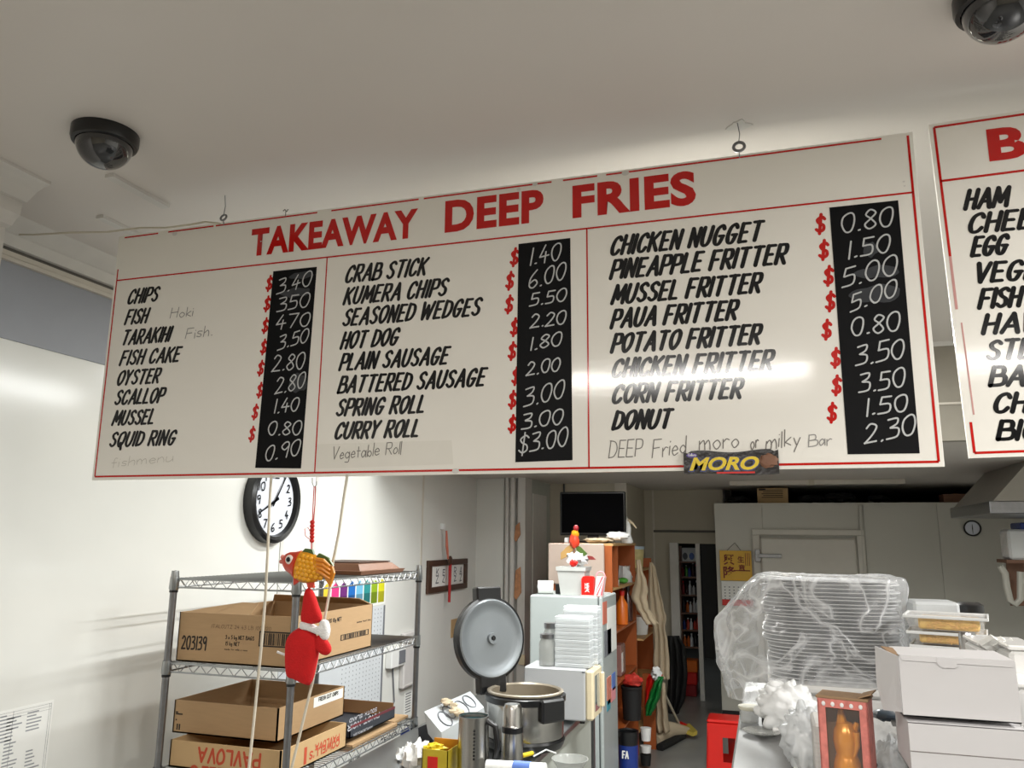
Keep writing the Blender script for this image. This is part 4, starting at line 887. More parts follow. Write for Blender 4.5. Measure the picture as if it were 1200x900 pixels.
for k_, (pa, pb, zt_, lab) in enumerate((((400, 890), (443, 888), 866, 'brown carton with blue tape at the bottom of the rack, left one'), ((444, 888), (477, 880), 849, 'brown carton with blue printed square beside the rack post, right one'))):
    Xq = rx-.02-k_*.03; ya_ = at(pa[0], pa[1], X=Xq).y; yb__ = at(pb[0], pb[1], X=Xq).y; top = min(at(pb[0], zt_, X=Xq).z, zw0-.004) if k_ == 0 else at(pa[0], zt_+9, X=Xq).z
    ya_ = max(ya_, y3+.012)
    if k_ == 1: ya_ = max(ya_, wy1+.02)
    else: yb__ = wy1
    t = thing('brown_carton', lab, 'carton', (Xq-.2, (ya_+yb__)/2, zl+.01))
    w = wallbox(Xq-.36, Xq, ya_, yb__, zl+.01, top, M('card'), t)
    if k_ == 0:
        box('blue_tape', M('blue'), t, Xq, Xq+.002, ya_+.02, yb__-.05, top-.075, top-.045); pr('WOW', 408, 897, 422, 7, .007, pk, w[1], X=Xq)
    else:
        c_ = at(471, 862, X=Xq); box('blue_square', M('blue'), t, Xq, Xq+.002, c_.y-.02, c_.y+.1, c_.z-.03, c_.z+.03)
        pr('TENDER', 446, 872, 464, 5, .006, pk, w[1], X=Xq); pr('BREAKS', 446, 885, 466, 5, .006, pk, w[1], X=Xq)
# more behind the rack post: soft crumpled white bag tied to the post
c_ = at(477, 886, Y=3.9)
tag(MB().blob(c_, (.05, .06, .05), 18, 12, amp=.7, fr=3, seed=3).build('crumpled_bag', M('plastic_white'), smooth=True), 'crumpled white plastic bag beside the rack post at the bottom', 'bag')

# ================================================================= BENCH AND WHAT STANDS ON IT
BZ = .9
ex = at(617, 900, Z=BZ).x; by1 = at(703, 821, X=ex).y; bya = 3.6
print('BENCH', ex, by1)
bx0 = rx+.03
t = thing('steel_bench', 'low stainless steel work bench carrying the rice cooker and microwave', 'bench', ((bx0+ex)/2, 4.6, 0))
box('worktop', M('steel_flat'), t, bx0, ex, bya, by1, BZ-.035, BZ, .004)
box('front_panel', M('greenish_wall'), t, ex-.06, ex-.04, bya, by1-.12, .1, BZ-.035)
for x in (bx0+.05, ex-.05):
    for y in (bya+.05, by1-.05): box('leg', M('zinc'), t, x-.02, x+.02, y-.02, y+.02, 0, BZ-.035)
# rice cooker
cc = at(615, 882, Z=BZ); r = abs(at(661, 850, Y=cc.y).x-at(571, 850, Y=cc.y).x)/2
cc = Vector((at(608, 850, Y=cc.y).x, cc.y+r*.55, BZ)); r = abs(at(661, 850, Y=cc.y).x-at(571, 850, Y=cc.y).x)/2
zr = at(616, 808, Y=cc.y).z; print('COOKER', cc, r, zr)
t = thing('rice_cooker', 'large stainless steel rice cooker with its round lid raised', 'rice cooker', cc)
hB = zr-BZ
MB().lathe([(0, .01), (r*.92, .01), (r*.97, .03), (r*1.0, .05), (r*.97, .062)], cc, 44).build('base', M('black_plastic'), t, smooth=True)
bd_ = MB().lathe([(r*.95, .058), (r*.965, .07), (r*.965, hB-.055), (r*.95, hB-.045)], cc, 44).build('body', M('steel'), t, smooth=True)
MB().lathe([(r*.96, hB-.055), (r*1.02, hB-.048), (r*1.02, hB-.02), (r*.96, hB-.012), (r*.9, hB-.012)], cc, 44).build('collar', M('black_plastic'), t, smooth=True)
MB().lathe([(r*.9, hB-.02), (r*.96, hB-.008), (r*.96, hB), (r*.9, hB+.004), (r*.85, hB-.004)], cc, 44).build('rim', M('inner_pot'), t, smooth=True)
MB().lathe([(r*.85, hB-.004), (r*.84, hB-.05), (r*.8, .1), (0, .09)], cc, 40).build('inner_pot', M('inner_pot'), t, smooth=True)
q = math.radians(-34); lp = cc+Vector((math.cos(q)*r*1.0, math.sin(q)*r*1.0, 0))
MB(around(lp, rotm('Z', -38))).box(lp.x-.04, lp.x+.025, lp.y-.075, lp.y+.075, BZ+hB-.13, BZ+hB-.015, .01).build('latch', M('black_plastic'), t)
# lid, hinged at the left rear, standing nearly upright and facing the room
lc = at(575, 747, Y=cc.y+r*.55); lr = .245
lc = at(575, 748, Y=cc.y+r*.3); lh = (at(575, 699, Y=lc.y)-at(575, 798, Y=lc.y)).length/2; lw = (at(543, 748, Y=lc.y)-at(608, 748, Y=lc.y)).length/2
yaw = math.acos(min(1, lw/lh)); ML = (rotm('Z', math.degrees(yaw)*.8+18) @ rotm('X', 84)).to_3x3(); print('LID', lc, lh, lw)
lid = MB().lathe([(lh*.93, -.012), (lh, -.006), (lh, .03), (lh*.9, .05), (lh*.4, .075), (0, .08)], lc, 48, (rotm('Z', 0).to_3x3() @ ML) @ rotm('X', 180).to_3x3()).build('lid', M('black_plastic'), t, smooth=True)
MB().lathe([(0, .012), (lh*.06, .016), (lh*.065, .03), (lh*.13, .03), (lh*.14, .014), (lh*.6, .006), (lh*.8, .012), (lh*.84, .02), (lh*.9, .022), (lh*.93, .014), (lh*.93, 0)], lc, 48, ML).build('lid_liner', M('lid_grey'), lid, smooth=True)
MB().lathe([(0, .035), (.009, .034), (.009, .02)], lc, 12, ML).build('steam_valve', M('black_plastic'), lid)
ux = ML @ Vector((1, 0, 0)); uy = ML @ Vector((0, 1, 0)); uz = ML @ Vector((0, 0, 1))
def lbox(name, m, par, o, a_, b_, c_, da, db, dc):
    mb = MB().box(-da, da, -db, db, -dc, dc, min(da, db, dc)*.3); mb.M = Matrix.Translation(Vector(o)+ux*a_+uy*b_+uz*c_) @ Matrix((ux, uy, uz)).transposed().to_4x4(); return mb.build(name, m, par)
lbox('lid_handle', M('black_plastic'), lid, lc, 0, lh*1.02, -.02, .085, .05, .03)
lbox('hinge', M('black_plastic'), t, lc, 0, -lh*1.04, -.015, .09, .055, .03)
# thermos
def base(px, py): return at(px, py, Z=BZ)
c_ = base(600, 905); rr = abs(at(612, 880, Y=c_.y).x-at(588, 880, Y=c_.y).x)/2; zt_ = at(600, 824, Y=c_.y).z-BZ
t = thing('thermos_flask', 'slim stainless steel thermos flask in front of the rice cooker', 'flask', c_)
MB().lathe([(0, .002), (rr, .002), (rr, zt_*.58)], c_, 28).build('body', M('steel'), t, smooth=True)
MB().lathe([(rr*.98, zt_*.58), (rr*1.03, zt_*.59), (rr*1.03, zt_*.66), (rr*.98, zt_*.67)], c_, 28).build('band', M('black_plastic'), t, smooth=True)
MB().lathe([(rr*.98, zt_*.67), (rr*.9, zt_*.70), (rr*.88, zt_*.93), (rr*.7, zt_*.99), (0, zt_)], c_, 28).build('cup', M('steel'), t, smooth=True)
# open steel jug
c_ = base(554, 912); rr = abs(at(571, 880, Y=c_.y).x-at(537, 880, Y=c_.y).x)/2; zt_ = at(554, 838, Y=c_.y).z-BZ
t = thing('steel_jug', 'open brushed steel jug with a black handle left of the thermos', 'jug', c_)
MB().lathe([(0, .002), (rr, .002), (rr*1.02, zt_*.5), (rr*.98, zt_*.97), (rr, zt_), (rr*.93, zt_), (rr*.9, zt_-.02)], c_, 32).build('body', M('steel'), t, smooth=True)
MB().lathe([(rr*.92, zt_-.004), (rr*.9, zt_-.06), (0, zt_-.07)], c_, 32).build('inside', M('teal'), t, smooth=True)
MB().tube([c_+Vector((rr*.9, 0, zt_*.93)), c_+Vector((rr*1.5, 0, zt_*.85)), c_+Vector((rr*1.65, 0, zt_*.55)), c_+Vector((rr*1.4, 0, zt_*.2)), c_+Vector((rr*.95, 0, zt_*.12))], .014, 10).build('handle', M('black_plastic'), t, smooth=True)
mb = MB()
for k_ in range(9): mb.box(c_.x+rr*.35, c_.x+rr*.45, c_.y-rr*.98-.002, c_.y-rr*.85, BZ+zt_*(.82-k_*.055)-.008, BZ+zt_*(.82-k_*.055))
mb.build('level_marks', M('black_paint'), t)
# crumpled egg-pack carton leaning by the wall
P = [at(497, 834, Y=3.98), at(551, 810, Y=4.25), at(567, 829, Y=4.1), at(517, 858, Y=3.82)]
t = thing('printed_carton', 'pale grey carton with printed ovals leaning behind the jug', 'carton', P[3])
MB().slab(P, (0, .06, -.12)).build('body', M('egg_print'), t)
nn = (P[1]-P[0]).cross(P[3]-P[0]).normalized(); nn = nn if nn.z > 0 else -nn
mb = MB()
ud = (P[1]-P[0]); vd = (P[3]-P[0])
for u, v, s_ in ((.22, .62, .11), (.36, .45, .10), (.62, .5, .11), (.82, .4, .10)):
    o_ = P[0]+ud*u+vd*v+nn*.003
    mb.tube([o_+ud*(s_*.8*math.cos(q_))+vd*(s_*3.0*math.sin(q_)) for q_ in [2*PI*i/18 for i in range(18)]], .0035, 5, closed=True)
mb.build('printed_ovals', M('ink'), t)
mb = MB()
for i in range(10): mb.blob(P[0]+ud*(.42+.05*math.sin(i*2.1))+vd*(.5+.35*math.cos(i*1.7))+nn*.03, (.025, .02, .012), 8, 5, amp=.6, fr=2, seed=i)
tag(mb.build('paper_scraps', M('apron'), smooth=True), 'small heap of cream paper scraps on the printed carton', 'scraps', kind='stuff')
tag(MB().slab([at(490, 853, Y=4.1), at(505, 846, Y=4.1), at(507, 874, Y=4.1), at(491, 874, Y=4.1)], (.01, .05, 0)).build('dark_folder', M('wine_box')), 'dark grey folder standing on end beside the rack post', 'folder')
# small colourful pouch box and cloths at the bottom edge
c_ = at(515, 893, Z=BZ+.06); 
t = thing('snack_carton', 'small open yellow and red snack carton at the bottom edge', 'carton', (c_.x, c_.y, BZ))
T = .004
w_ = wallbox(c_.x-.06, c_.x+.07, c_.y-.07, c_.y+.09, BZ, c_.z+.07, mat('olive_yellow', (190, 166, 40), .4, var=.2, scale=18), t)
box('red_print', M('red'), t, c_.x-.03, c_.x+.02, c_.y-.073, c_.y-.07, BZ+.03, c_.z+.04); box('orange_flap', mat('amber', (196, 130, 30), .4), t, c_.x-.055, c_.x+.068, c_.y+.06, c_.y+.068, BZ+.02, c_.z+.09)
MB().blob((c_.x-.02, c_.y, c_.z+.06), (.05, .03, .02), amp=.7, fr=3, seed=6).build('contents', M('yellow'), t, smooth=True)
for px, py, y_, s_, lab in ((489, 888, 3.75, .065, 'crumpled white cloth at the bottom right of the rack'), (481, 892, 3.8, .04, 'small white paper wad beside the crumpled cloth')):
    c_ = at(px, py, Y=y_); tag(MB().blob(c_, (s_, s_, s_*1.1), 22, 14, amp=.6, fr=2.5, seed=px).build('white_cloth', M('white'), smooth=True), lab, 'cloth')
# clear bowl, tube and wrap along the bench front
c_ = base(668, 903)
t = thing('plastic_tub', 'cloudy plastic tub on the bench corner below the rice cooker', 'tub', c_)
MB().lathe([(.06, .005), (.085, .05), (.09, .055), (.085, .055), (.08, .045), (.055, .01), (0, .008)], c_, 28).build('shell', M('jar_glass'), t, smooth=True)
tag(MB().tube([base(612, 893)+Vector((0, 0, .03)), base(624, 890)+Vector((0, 0, .03))], .011, 10).build('yellow_nozzle', M('yellow'), smooth=True), 'small yellow nozzle lying before the rice cooker', 'nozzle')
tag(MB().tube([base(625, 894)+Vector((0, 0, .03)), base(640, 891)+Vector((0, 0, .05)), base(652, 893)+Vector((0, 0, .04))], .004, 8).build('clear_hose', M('plastic_white'), smooth=True), 'thin pale hose running from the yellow nozzle', 'hose')
c_ = at(590, 897, Y=3.66)
t = thing('wrap_roll', 'white roll with a blue band lying along the bottom edge', 'roll', c_)
MB().tube([(c_.x-.08, 3.66, c_.z-.01), (c_.x+.2, 3.66, c_.z-.0)], .028, 14).build('roll', M('white'), t, smooth=True); MB().tube([(c_.x+.05, 3.66, c_.z-.004), (c_.x+.13, 3.66, c_.z-.002)], .0295, 14).build('blue_band', mat('mid_blue', (90, 120, 190), .5), t, smooth=True)
# microwave
mz = BZ+.02
mf = at(686, 846, Z=mz); ml = at(612, 842, Y=mf.y).x; mtop = at(684, 785, Y=mf.y).z; mb1 = at(706, 826, X=mf.x+.03).y
ml = at(614, 800, Y=mf.y).x
t = thing('microwave_oven', 'white microwave oven seen from its side on the bench', 'microwave', ((ml+mf.x)/2, mf.y, BZ))
my1 = at(705, 830, X=mf.x+.045).y; print('MICRO', ml, mf, my1, mtop)
box('body', M('microwave'), t, ml, mf.x, mf.y, my1, mz, mtop, .008)
d_ = box('door', M('cream_plastic'), t, mf.x, mf.x+.05, mf.y+.004, my1-.004, mz+.005, mtop-.003, .012)
box('door_window', M('glass_dark'), d_, mf.x+.049, mf.x+.052, mf.y+.05, my1-.09, mz+.05, mtop-.04, .001)
box('door_handle', M('cream_plastic'), d_, mf.x+.05, mf.x+.075, my1-.06, my1-.035, mz+.05, mtop-.04, .006)
for x in (ml+.04, mf.x-.03):
    for y in (mf.y+.05, my1-.05): MB().lathe([(.016, 0), (.018, .02)], (x, y, BZ), 12).build('foot', M('black_plastic'), t)
box('vent', M('ink'), d_, mf.x-.02, mf.x+.0, mf.y-.0015, mf.y, mtop-.02, mtop-.01)
# containers on the microwave
def cont(px0, px1, pyt, y, lab, mt='plastic_clear', d__=.12, n_=1):
    a = at(px0, pyt, Y=y); b = at(px1, pyt, Y=y)
    t = thing('takeaway_container_stack', lab, 'containers', ((a.x+b.x)/2, y+d__/2, mtop)); m = max(1, int((a.z-mtop)/.022))
    T2 = (a.z-mtop-.002)/m
    for k_ in range(m):
        e_ = .0015*(k_ % 2); box('container', M(mt), t, a.x+e_, b.x-e_, y+e_, y+d__-e_, mtop+.002+k_*T2, mtop+.002+(k_+1)*T2-.0004, .003)
yq = mf.y+.05
cont(650, 691, 722, yq, 'tall stack of clear takeaway containers at the front of the microwave top')
cont(660, 700, 710, yq+.17, 'taller stack of frosted containers behind the front one')
for px, w_, pyt, y_, lab in ((641, 9, 743, yq+.03, 'round glass jar on the microwave left of the containers'), (645, 8, 730, yq+.2, 'second jar behind the round glass jar')):
    a = at(px, pyt, Y=y_); rr = (at(px+w_, pyt, Y=y_)-a).length; c_ = Vector((a.x, y_, mtop+.001)); H = a.z-mtop
    t = thing('glass_jar', lab, 'jar', c_)
    MB().lathe([(0, .002), (rr, .004), (rr, H*.72), (rr*.8, H*.82), (rr*.8, H*.9)], c_, 20).build('body', M('jar_glass'), t, smooth=True)
    MB().lathe([(rr*.88, H*.86), (rr*.9, H), (0, H*1.01)], c_, 20).build('lid', M('zinc'), t, smooth=True)
# fridge
fy = 6.0
fa = at(621, 697, Y=fy); fb_ = at(700, 697, Y=fy); fd_ = at(705.5, 700, Y=fy)
fy1 = at(722, 697, X=fd_.x).y
t = thing('fridge', 'pale green grey fridge seen from its side, covered with magnets', 'fridge', ((fa.x+fb_.x)/2, fy+.3, 0)); print('FRIDGE', fa, fb_, fd_)
box('cabinet', M('fridge'), t, fa.x, fb_.x, fy, fy1, .04, fa.z, .01)
dd = box('door', M('fridge'), t, fb_.x+.008, fd_.x, fy, fy1, .05, fa.z, .01)
box('feet', M('black_matte'), t, fa.x+.03, fb_.x-.03, fy+.05, fy+.55, 0, .04)
mgn = [('card_magnet', 711, 713, 722, 760, M('paper')), ('card_magnet', 706, 706, 711, 730, M('salmon')), ('card_magnet', 708, 740, 716, 765, M('ink')), ('sticker', 711, 795, 716, 822, mat('stick_orange', (214, 130, 110), .5, var=.3, scale=30)), ('sticker', 717, 790, 721, 806, M('mid_blue')), ('sticker', 716, 808, 721, 818, M('pink')), ('sticker', 711, 822, 715, 830, mat('aqua', (70, 150, 170), .5))]
for nm, u0, v0, u1, v1, m_ in mgn:
    a = at(u0, v0, X=fd_.x); b = at(u1, v1, X=fd_.x); box(nm, m_, dd, fd_.x, fd_.x+.004, a.y, min(b.y, fy1-.01), b.z, a.z, .0005)

# ---- things on the fridge
ft = fa.z+.001; fyf = fy+.12
def on_fridge(px): return at(px, 690, Y=fyf).x
a0, a1 = on_fridge(655), on_fridge(688); zt_ = at(670, 664, Y=fyf).z
t = thing('plant_pot', 'square white pot on the fridge holding ornaments', 'pot', ((a0+a1)/2, fyf, ft))
w = a1-a0; vs = []
for z, e_ in ((ft, .025), (zt_-.03, .004), (zt_-.03, -.004), (zt_, -.006), (zt_, .006), (zt_-.05, .01), (ft+.02, .03)):
    vs += [(a0+e_, fyf-.07+e_, z), (a1-e_, fyf-.07+e_, z), (a1-e_, fyf+.14-e_, z), (a0+e_, fyf+.14-e_, z)]
mb = MB(); mb.add(vs, [(i*4+q, i*4+(q+1) % 4, (i+1)*4+(q+1) % 4, (i+1)*4+q) for i in range(6) for q in range(4)]+[(0, 1, 2, 3), (24, 25, 26, 27)]); mb.build('pot_body', M('pot_white'), t)
# rooster ornament rising from the pot
P = lambda x, y, dy=0: at(x, y, Y=fyf+dy)
t = thing('rooster_ornament', 'red and gold rooster ornament standing in the white pot', 'ornament', P(672, 664))
MB().blob(P(673, 634), (.04, .035, .055), amp=.3, fr=3).build('body', M('fish_red'), t, smooth=True)
MB().blob(P(674, 626), (.03, .03, .03), amp=.3).build('neck', M('fish_gold'), t, smooth=True)
MB().blob(P(675, 619), (.022, .02, .026)).build('head', mat('dark_red', (140, 24, 30), .3), t, smooth=True)
MB().tube([P(673, 640), P(673, 664)], .008, 6).build('stick', M('wood_brown'), t)
MB().slab([P(657, 648), P(664, 641), P(671, 637), P(673, 643), P(663, 653), P(657, 656)], (0, .02, 0)).build('left_wing', mat('dull_gold', (168, 132, 76), .6), t)
MB().slab([P(674, 638), P(680, 641), P(688, 649), P(684, 652), P(676, 646)], (0, .02, 0)).build('right_wing', M('fish_green'), t)
tag(MB().blob(P(676, 655, .02), (.075, .05, .055), 18, 12, amp=.7, fr=3, seed=2).build('tissue_bundle', M('plastic_white'), smooth=True), 'crumpled pale tissue stuffed in the white pot on the fridge', 'tissue')
tag(MB().blob(P(672, 660, -.06), (.03, .02, .025), amp=.5, fr=3, seed=2).build('red_flower', M('red'), smooth=True), 'small red flower at the rim of the white pot', 'flower')
tag(MB().slab([P(688, 651), P(694, 652), P(698, 656), P(690, 656)], (0, .02, 0)).build('red_leaf', mat('dark_red2', (120, 36, 34), .6)), 'dark red leaf sticking out right of the white pot', 'leaf')
c_ = P(640, 690)
t = thing('white_roll', 'white paper roll lying on the left end of the fridge', 'roll', (c_.x, fyf, ft))
MB().tube([(c_.x-.065, fyf, ft+.052), (c_.x+.05, fyf+.03, ft+.052)], .05, 20).build('paper_roll', M('paper'), t, smooth=True); MB().tube([(c_.x-.068, fyf, ft+.052), (c_.x-.06, fyf, ft+.052)], .02, 12).build('core', M('ink'), t)
tag(box('dark_box', M('black_matte'), None, P(649, 690).x, P(656, 690).x, fyf+.05, fyf+.1, ft, ft+.075, .004), 'small dark box behind the paper roll on the fridge', 'box')
a0, a1 = on_fridge(684), on_fridge(698); zt_ = at(690, 675, Y=fyf-.04).z
t = thing('red_tin', 'red box with a white emblem and rounded top on the fridge', 'box', ((a0+a1)/2, fyf-.05, ft))
pf = [(a0, ft), (a1, ft), (a1, zt_-.02), (a1-.012, zt_-.003), (a1-.03, zt_), (a0+.03, zt_), (a0+.012, zt_-.003), (a0, zt_-.02)]
MB().slab([(x, fyf-.08, z) for x, z in pf], (0, .07, 0)).build('body', M('red'), t)
mb = MB(); mx_ = (a0+a1)/2-.02
for i in range(3): lettering(mb, 'HE' if i else 'A', (mx_, fyf-.0805, ft+.03+i*.022), (1, 0, 0), (0, -1, 0), .035, .02, .004)
mb.build('emblem', M('white'), t)
a0, a1 = on_fridge(698), on_fridge(706)+.02; zt_ = at(705, 676, Y=fyf-.04).z
a1 = fd_.x-.01
t = thing('striped_bag', 'pink and white striped gift bag on the fridge corner', 'gift bag', ((a0+a1)/2, fyf-.05, ft))
b_ = MB().slab([(a0, fyf-.07, ft), (a1, fyf-.07, ft), (a1+.02, fyf-.06, zt_), (a0+.02, fyf-.06, zt_)], (0, .07, 0)).build('body', mat('pink_pale', (236, 208, 208), .5), t)
mb = MB(); h_ = zt_-ft
for i in range(5):
    o_ = -.02+i*.034
    q_ = [(a0+max(0, min(a1-a0, o_)), ft), (a0+max(0, min(a1-a0, o_+.014)), ft), (a0+max(0, min(a1-a0, o_+.014+.06))+.02, zt_), (a0+max(0, min(a1-a0, o_+.06))+.02, zt_)]
    mb.slab([(x, fyf-.0715+.01*((z-ft)/h_), z) for x, z in q_], (0, .001, 0))
mb.build('stripes', mat('rose', (196, 90, 100), .5), b_)
MB().tube([(a0+.05+.035*math.cos(q), fyf-.05, zt_+.04*math.sin(q)) for q in [PI*k/10 for k in range(11)]], .005, 6).build('bag_handle', M('pink'), t, smooth=True)
tag(box('pink_tray', mat('pale_pink', (226, 180, 176), .5), None, P(700, 690).x-.11, fd_.x, fyf-.1, fyf+.0-.085, ft, ft+.008), 'thin pink card strip under the red box on the fridge', 'card')

# ================================================================= BOOKCASE BEHIND THE FRIDGE
BX = -1.25; Y0, Y1, Y2 = 6.72, 7.95, 9.12; BD = .34
zT = at(712, 640, X=BX).z; bw = at(642, 636, Y=Y0).x
ow = M('orange_wood')
t = bc = thing('bookcase', 'orange brown open shelf unit behind the fridge, television on top', 'bookcase', (BX-BD/2, (Y0+Y1)/2, 0))
box('end_panel', ow, t, BX-BD, BX, Y0, Y0+.02, 0, zT); box('end_panel', ow, t, BX-BD, BX, Y1-.02, Y1, 0, zT)
box('back_panel', ow, t, BX-BD, BX-BD+.01, Y0, Y1, 0, zT); box('top_board', M('wood_tan'), t, BX-BD, BX+.01, Y0, Y1, zT, zT+.02)
za = at(715, 691, X=BX).z; zb2 = at(726, 738, X=BX).z; zc3 = zb2-.42; ym = at(724, 660, X=BX).y
shelves = [za, zb2, zc3, zc3-.4]
for z in shelves: box('shelf_board', M('wood_tan') if z == za else ow, t, BX-BD+.01, BX, Y0+.02, Y1-.02, z-.018, z)
box('divider', ow, t, BX-BD+.01, BX, ym, ym+.018, za, zT)
t = thing('bookcase', 'lower orange brown shelf unit behind the bookcase with the television', 'bookcase', (BX-BD/2, (Y1+Y2)/2, 0))
zU = at(757, 655, X=BX).z; zV = at(755, 742, X=BX).z
box('end_panel', ow, t, BX-BD, BX, Y1+.01, Y1+.03, 0, zU-.1); box('end_panel', ow, t, BX-BD, BX, Y2-.02, Y2, 0, zU)
box('back_panel', ow, t, BX-BD, BX-BD+.01, Y1+.01, Y2, 0, zU-.1)
for z in (zU-.1, zV, zV-.45, zV-.85): box('shelf_board', M('wood_tan'), t, BX-BD+.01, BX+(.06 if z == zV else 0), Y1+.03, Y2-.02, z-.018, z)
# pinkish board leaning on the end of the bookcase
a = at(642, 636, Y=Y0-.05); b = at(708, 686, Y=Y0-.05)
tag(MB().box(a.x, b.x, Y0-.04, Y0-.015, b.z, a.z-.003, .006).build('leaning_board', mat('pink_grey', (176, 158, 146), .6, var=.05)), 'pinkish grey board standing behind the things on the fridge', 'board')
tag(box('side_cabinet', ow, None, a.x, BX-BD-.005, Y0+.0, Y0+.5, 0, zT+.018, .004), 'plain wooden cabinet left of the open shelf unit, mostly hidden by the fridge', 'cabinet')
# television
TY = 7.35
a = at(656, 576.5, Y=TY); b = at(733.5, 628, Y=TY); t = thing('television', 'black flat television standing on top of the bookcase', 'television', ((a.x+b.x)/2, TY, zT+.02))
box('casing', M('tv_black'), t, a.x, b.x, TY, TY+.04, b.z, a.z, .008); box('screen', M('screen'), t, a.x+.018, b.x-.018, TY-.002, TY+.001, b.z+.025, a.z-.018)
box('neck', M('tv_black'), t, (a.x+b.x)/2-.05, (a.x+b.x)/2+.05, TY+.01, TY+.05, zT+.035, b.z+.02); box('foot', M('tv_black'), t, (a.x+b.x)/2-.16, (a.x+b.x)/2+.16, TY-.06, TY+.12, zT+.021, zT+.036, .005)
tag(MB().tube([at(661, 556, Y=9.38), at(661, 575, Y=9.38), at(660.5, 600, Y=9.38)], .012, 6).build('television_cable', M('black_plastic')), 'black cable running down the wall to the television', 'cable')
for px0, px1, pyt, lab, m_ in ((662, 666, 630, 'tiny white box at the left foot of the television', 'white'),):
    a = at(px0, pyt, Y=TY-.1); b = at(px1, pyt, Y=TY-.1); tag(box('small_box', M(m_), None, a.x, b.x, TY-.12, TY-.07, zT+.021, a.z, .003), lab, 'box')
c_ = at(735, 633, Y=7.5); H = at(735, 605, Y=7.5).z
t = thing('white_figurine', 'white figure with a raised pale arm right of the television', 'figurine', (c_.x, 7.5, zT+.021))
MB().lathe([(.05, 0), (.055, .02), (.035, .08), (.04, .14), (.025, .2), (0, H-zT-.02)], (c_.x, 7.5, zT+.021), 16).build('body', M('white'), t, smooth=True)
MB().tube([at(736, 610, Y=7.5), at(741, 613, Y=7.5), at(746, 619, Y=7.5)], [.02, .012, .006], 8).build('arm', M('apron'), t, smooth=True)
tag(MB().blob(at(724, 630, Y=7.2)+Vector((0, 0, .015)), (.1, .05, .035), 16, 8, amp=.6, fr=3).build('clear_bag', M('plastic_white'), smooth=True), 'crumpled white bag under the right corner of the television', 'bag')
tag(MB().blob(at(700, 633, Y=7.0)+Vector((0, 0, .0)), (.12, .05, .02), 16, 8, amp=.6, fr=3, seed=9).build('cloth_scrap', M('apron'), smooth=True), 'thin grey cloth scrap before the television foot', 'cloth')
# things in the compartments
def blob_thing(name, lab, cat, px, py, Y_, r, m_, amp=.5, X_=None, seed=0, fr=3):
    c_ = at(px, py, X=X_) if X_ is not None else at(px, py, Y=Y_)
    return tag(MB().blob(c_, r, 16, 10, amp=amp, fr=fr, seed=seed).build(name, m_, smooth=True), lab, cat)
XI = BX-.1
blob_thing('plastic_bag', 'crumpled clear plastic bag in the upper right shelf compartment', 'bag', 732, 676, 0, (.07, .11, .10), M('plastic_white'), .5, BX-.09)
c_ = at(730, 682, X=BX-.05); tag(MB().blob((c_.x, c_.y, za+.03), (.05, .07, .028)).build('green_packet', mat('leaf_green', (80, 160, 60), .4), smooth=True), 'small green packet beside the clear bag in the shelf', 'packet')
c_ = at(727, 685, X=BX-.04); t = thing('white_cup', 'small cream cup at the shelf edge left of the green packet', 'cup', (BX-.06, c_.y-.1, za)); MB().lathe([(0, .002), (.025, .002), (.03, .05), (.026, .05), (.02, .01)], (BX-.06, c_.y-.1, za), 14).build('cup_body', M('white'), t, smooth=True)
def bottle(lab, px, X_, z0, H, r, m_, cap, name='bottle', group=None):
    c_ = at(px, 720, X=X_); c_ = Vector((X_, c_.y, z0)); t = thing(name, lab, 'bottle', c_, group)
    MB().lathe([(0, .001), (r, .003), (r, H*.6), (r*.4, H*.78), (r*.36, H*.88)], c_, 14).build('body', m_, t, smooth=True)
    MB().lathe([(r*.45, H*.86), (r*.45, H), (0, H)], c_, 12).build('cap', cap, t, smooth=True); return t
bottle('orange sauce bottle on the middle shelf of the bookcase', 729, BX-.05, zb2+.001, .30, .055, M('orange'), M('red'))
bottle('dark brown bottle right of the orange sauce bottle', 736, BX-.05, zb2+.001, .33, .045, mat('bottle_brown', (60, 26, 20), .2), M('black_plastic'))
bottle('pink bottle on the bookcase middle shelf, rightmost', 741, BX-.05, zb2+.001, .22, .04, mat('pale_red', (190, 110, 90), .3), M('white'))
c_ = at(753, 735, X=BX); t = thing('white_tub', 'white plastic tub with a lid on the lower shelf unit', 'tub', (BX-.05, c_.y, zV+.001))
rr = .115; H = at(753, 722, X=BX).z-zV
MB().lathe([(0, .002), (rr*.85, .002), (rr, H-.03)], (BX-.05, c_.y, zV), 20).build('tub_body', M('white'), t, smooth=True); MB().lathe([(rr*1.05, H-.03), (rr*1.05, H), (0, H)], (BX-.05, c_.y, zV), 20).build('lid', M('white_gloss'), t)
c_ = at(752, 648, X=BX-.05); t = thing('yellow_tub', 'clear tub with yellow content above the lower shelf unit', 'tub', (BX-.12, c_.y, zU-.099))
MB().lathe([(0, .002), (.08, .002), (.095, .2), (.08, .21), (.0, .21)], (BX-.12, c_.y, zU-.099), 18).build('tub_body', mat('butter', (214, 200, 140), .4, var=.3, scale=15), t, smooth=True); MB().lathe([(.1, .2), (.1, .23), (0, .235)], (BX-.12, c_.y, zU-.099), 18).build('lid', mat('ice_blue', (180, 200, 214), .4), t)
t = thing('storage_jar', 'clear jar with a white label below the middle shelf', 'jar', (BX-.04, at(733, 765, X=BX).y, shelves[2]))
y_ = at(733, 765, X=BX).y; H = at(733, 755, X=BX).z-shelves[2]
box('body', mat('murky', (150, 110, 104), .2, alpha=.8), t, BX-.14, BX-.02, y_-.1, y_+.12, shelves[2]+.001, shelves[2]+H, .012); box('paper_label', M('white'), t, BX-.02, BX-.018, y_-.09, y_-.02, shelves[2]+.04, shelves[2]+.2)
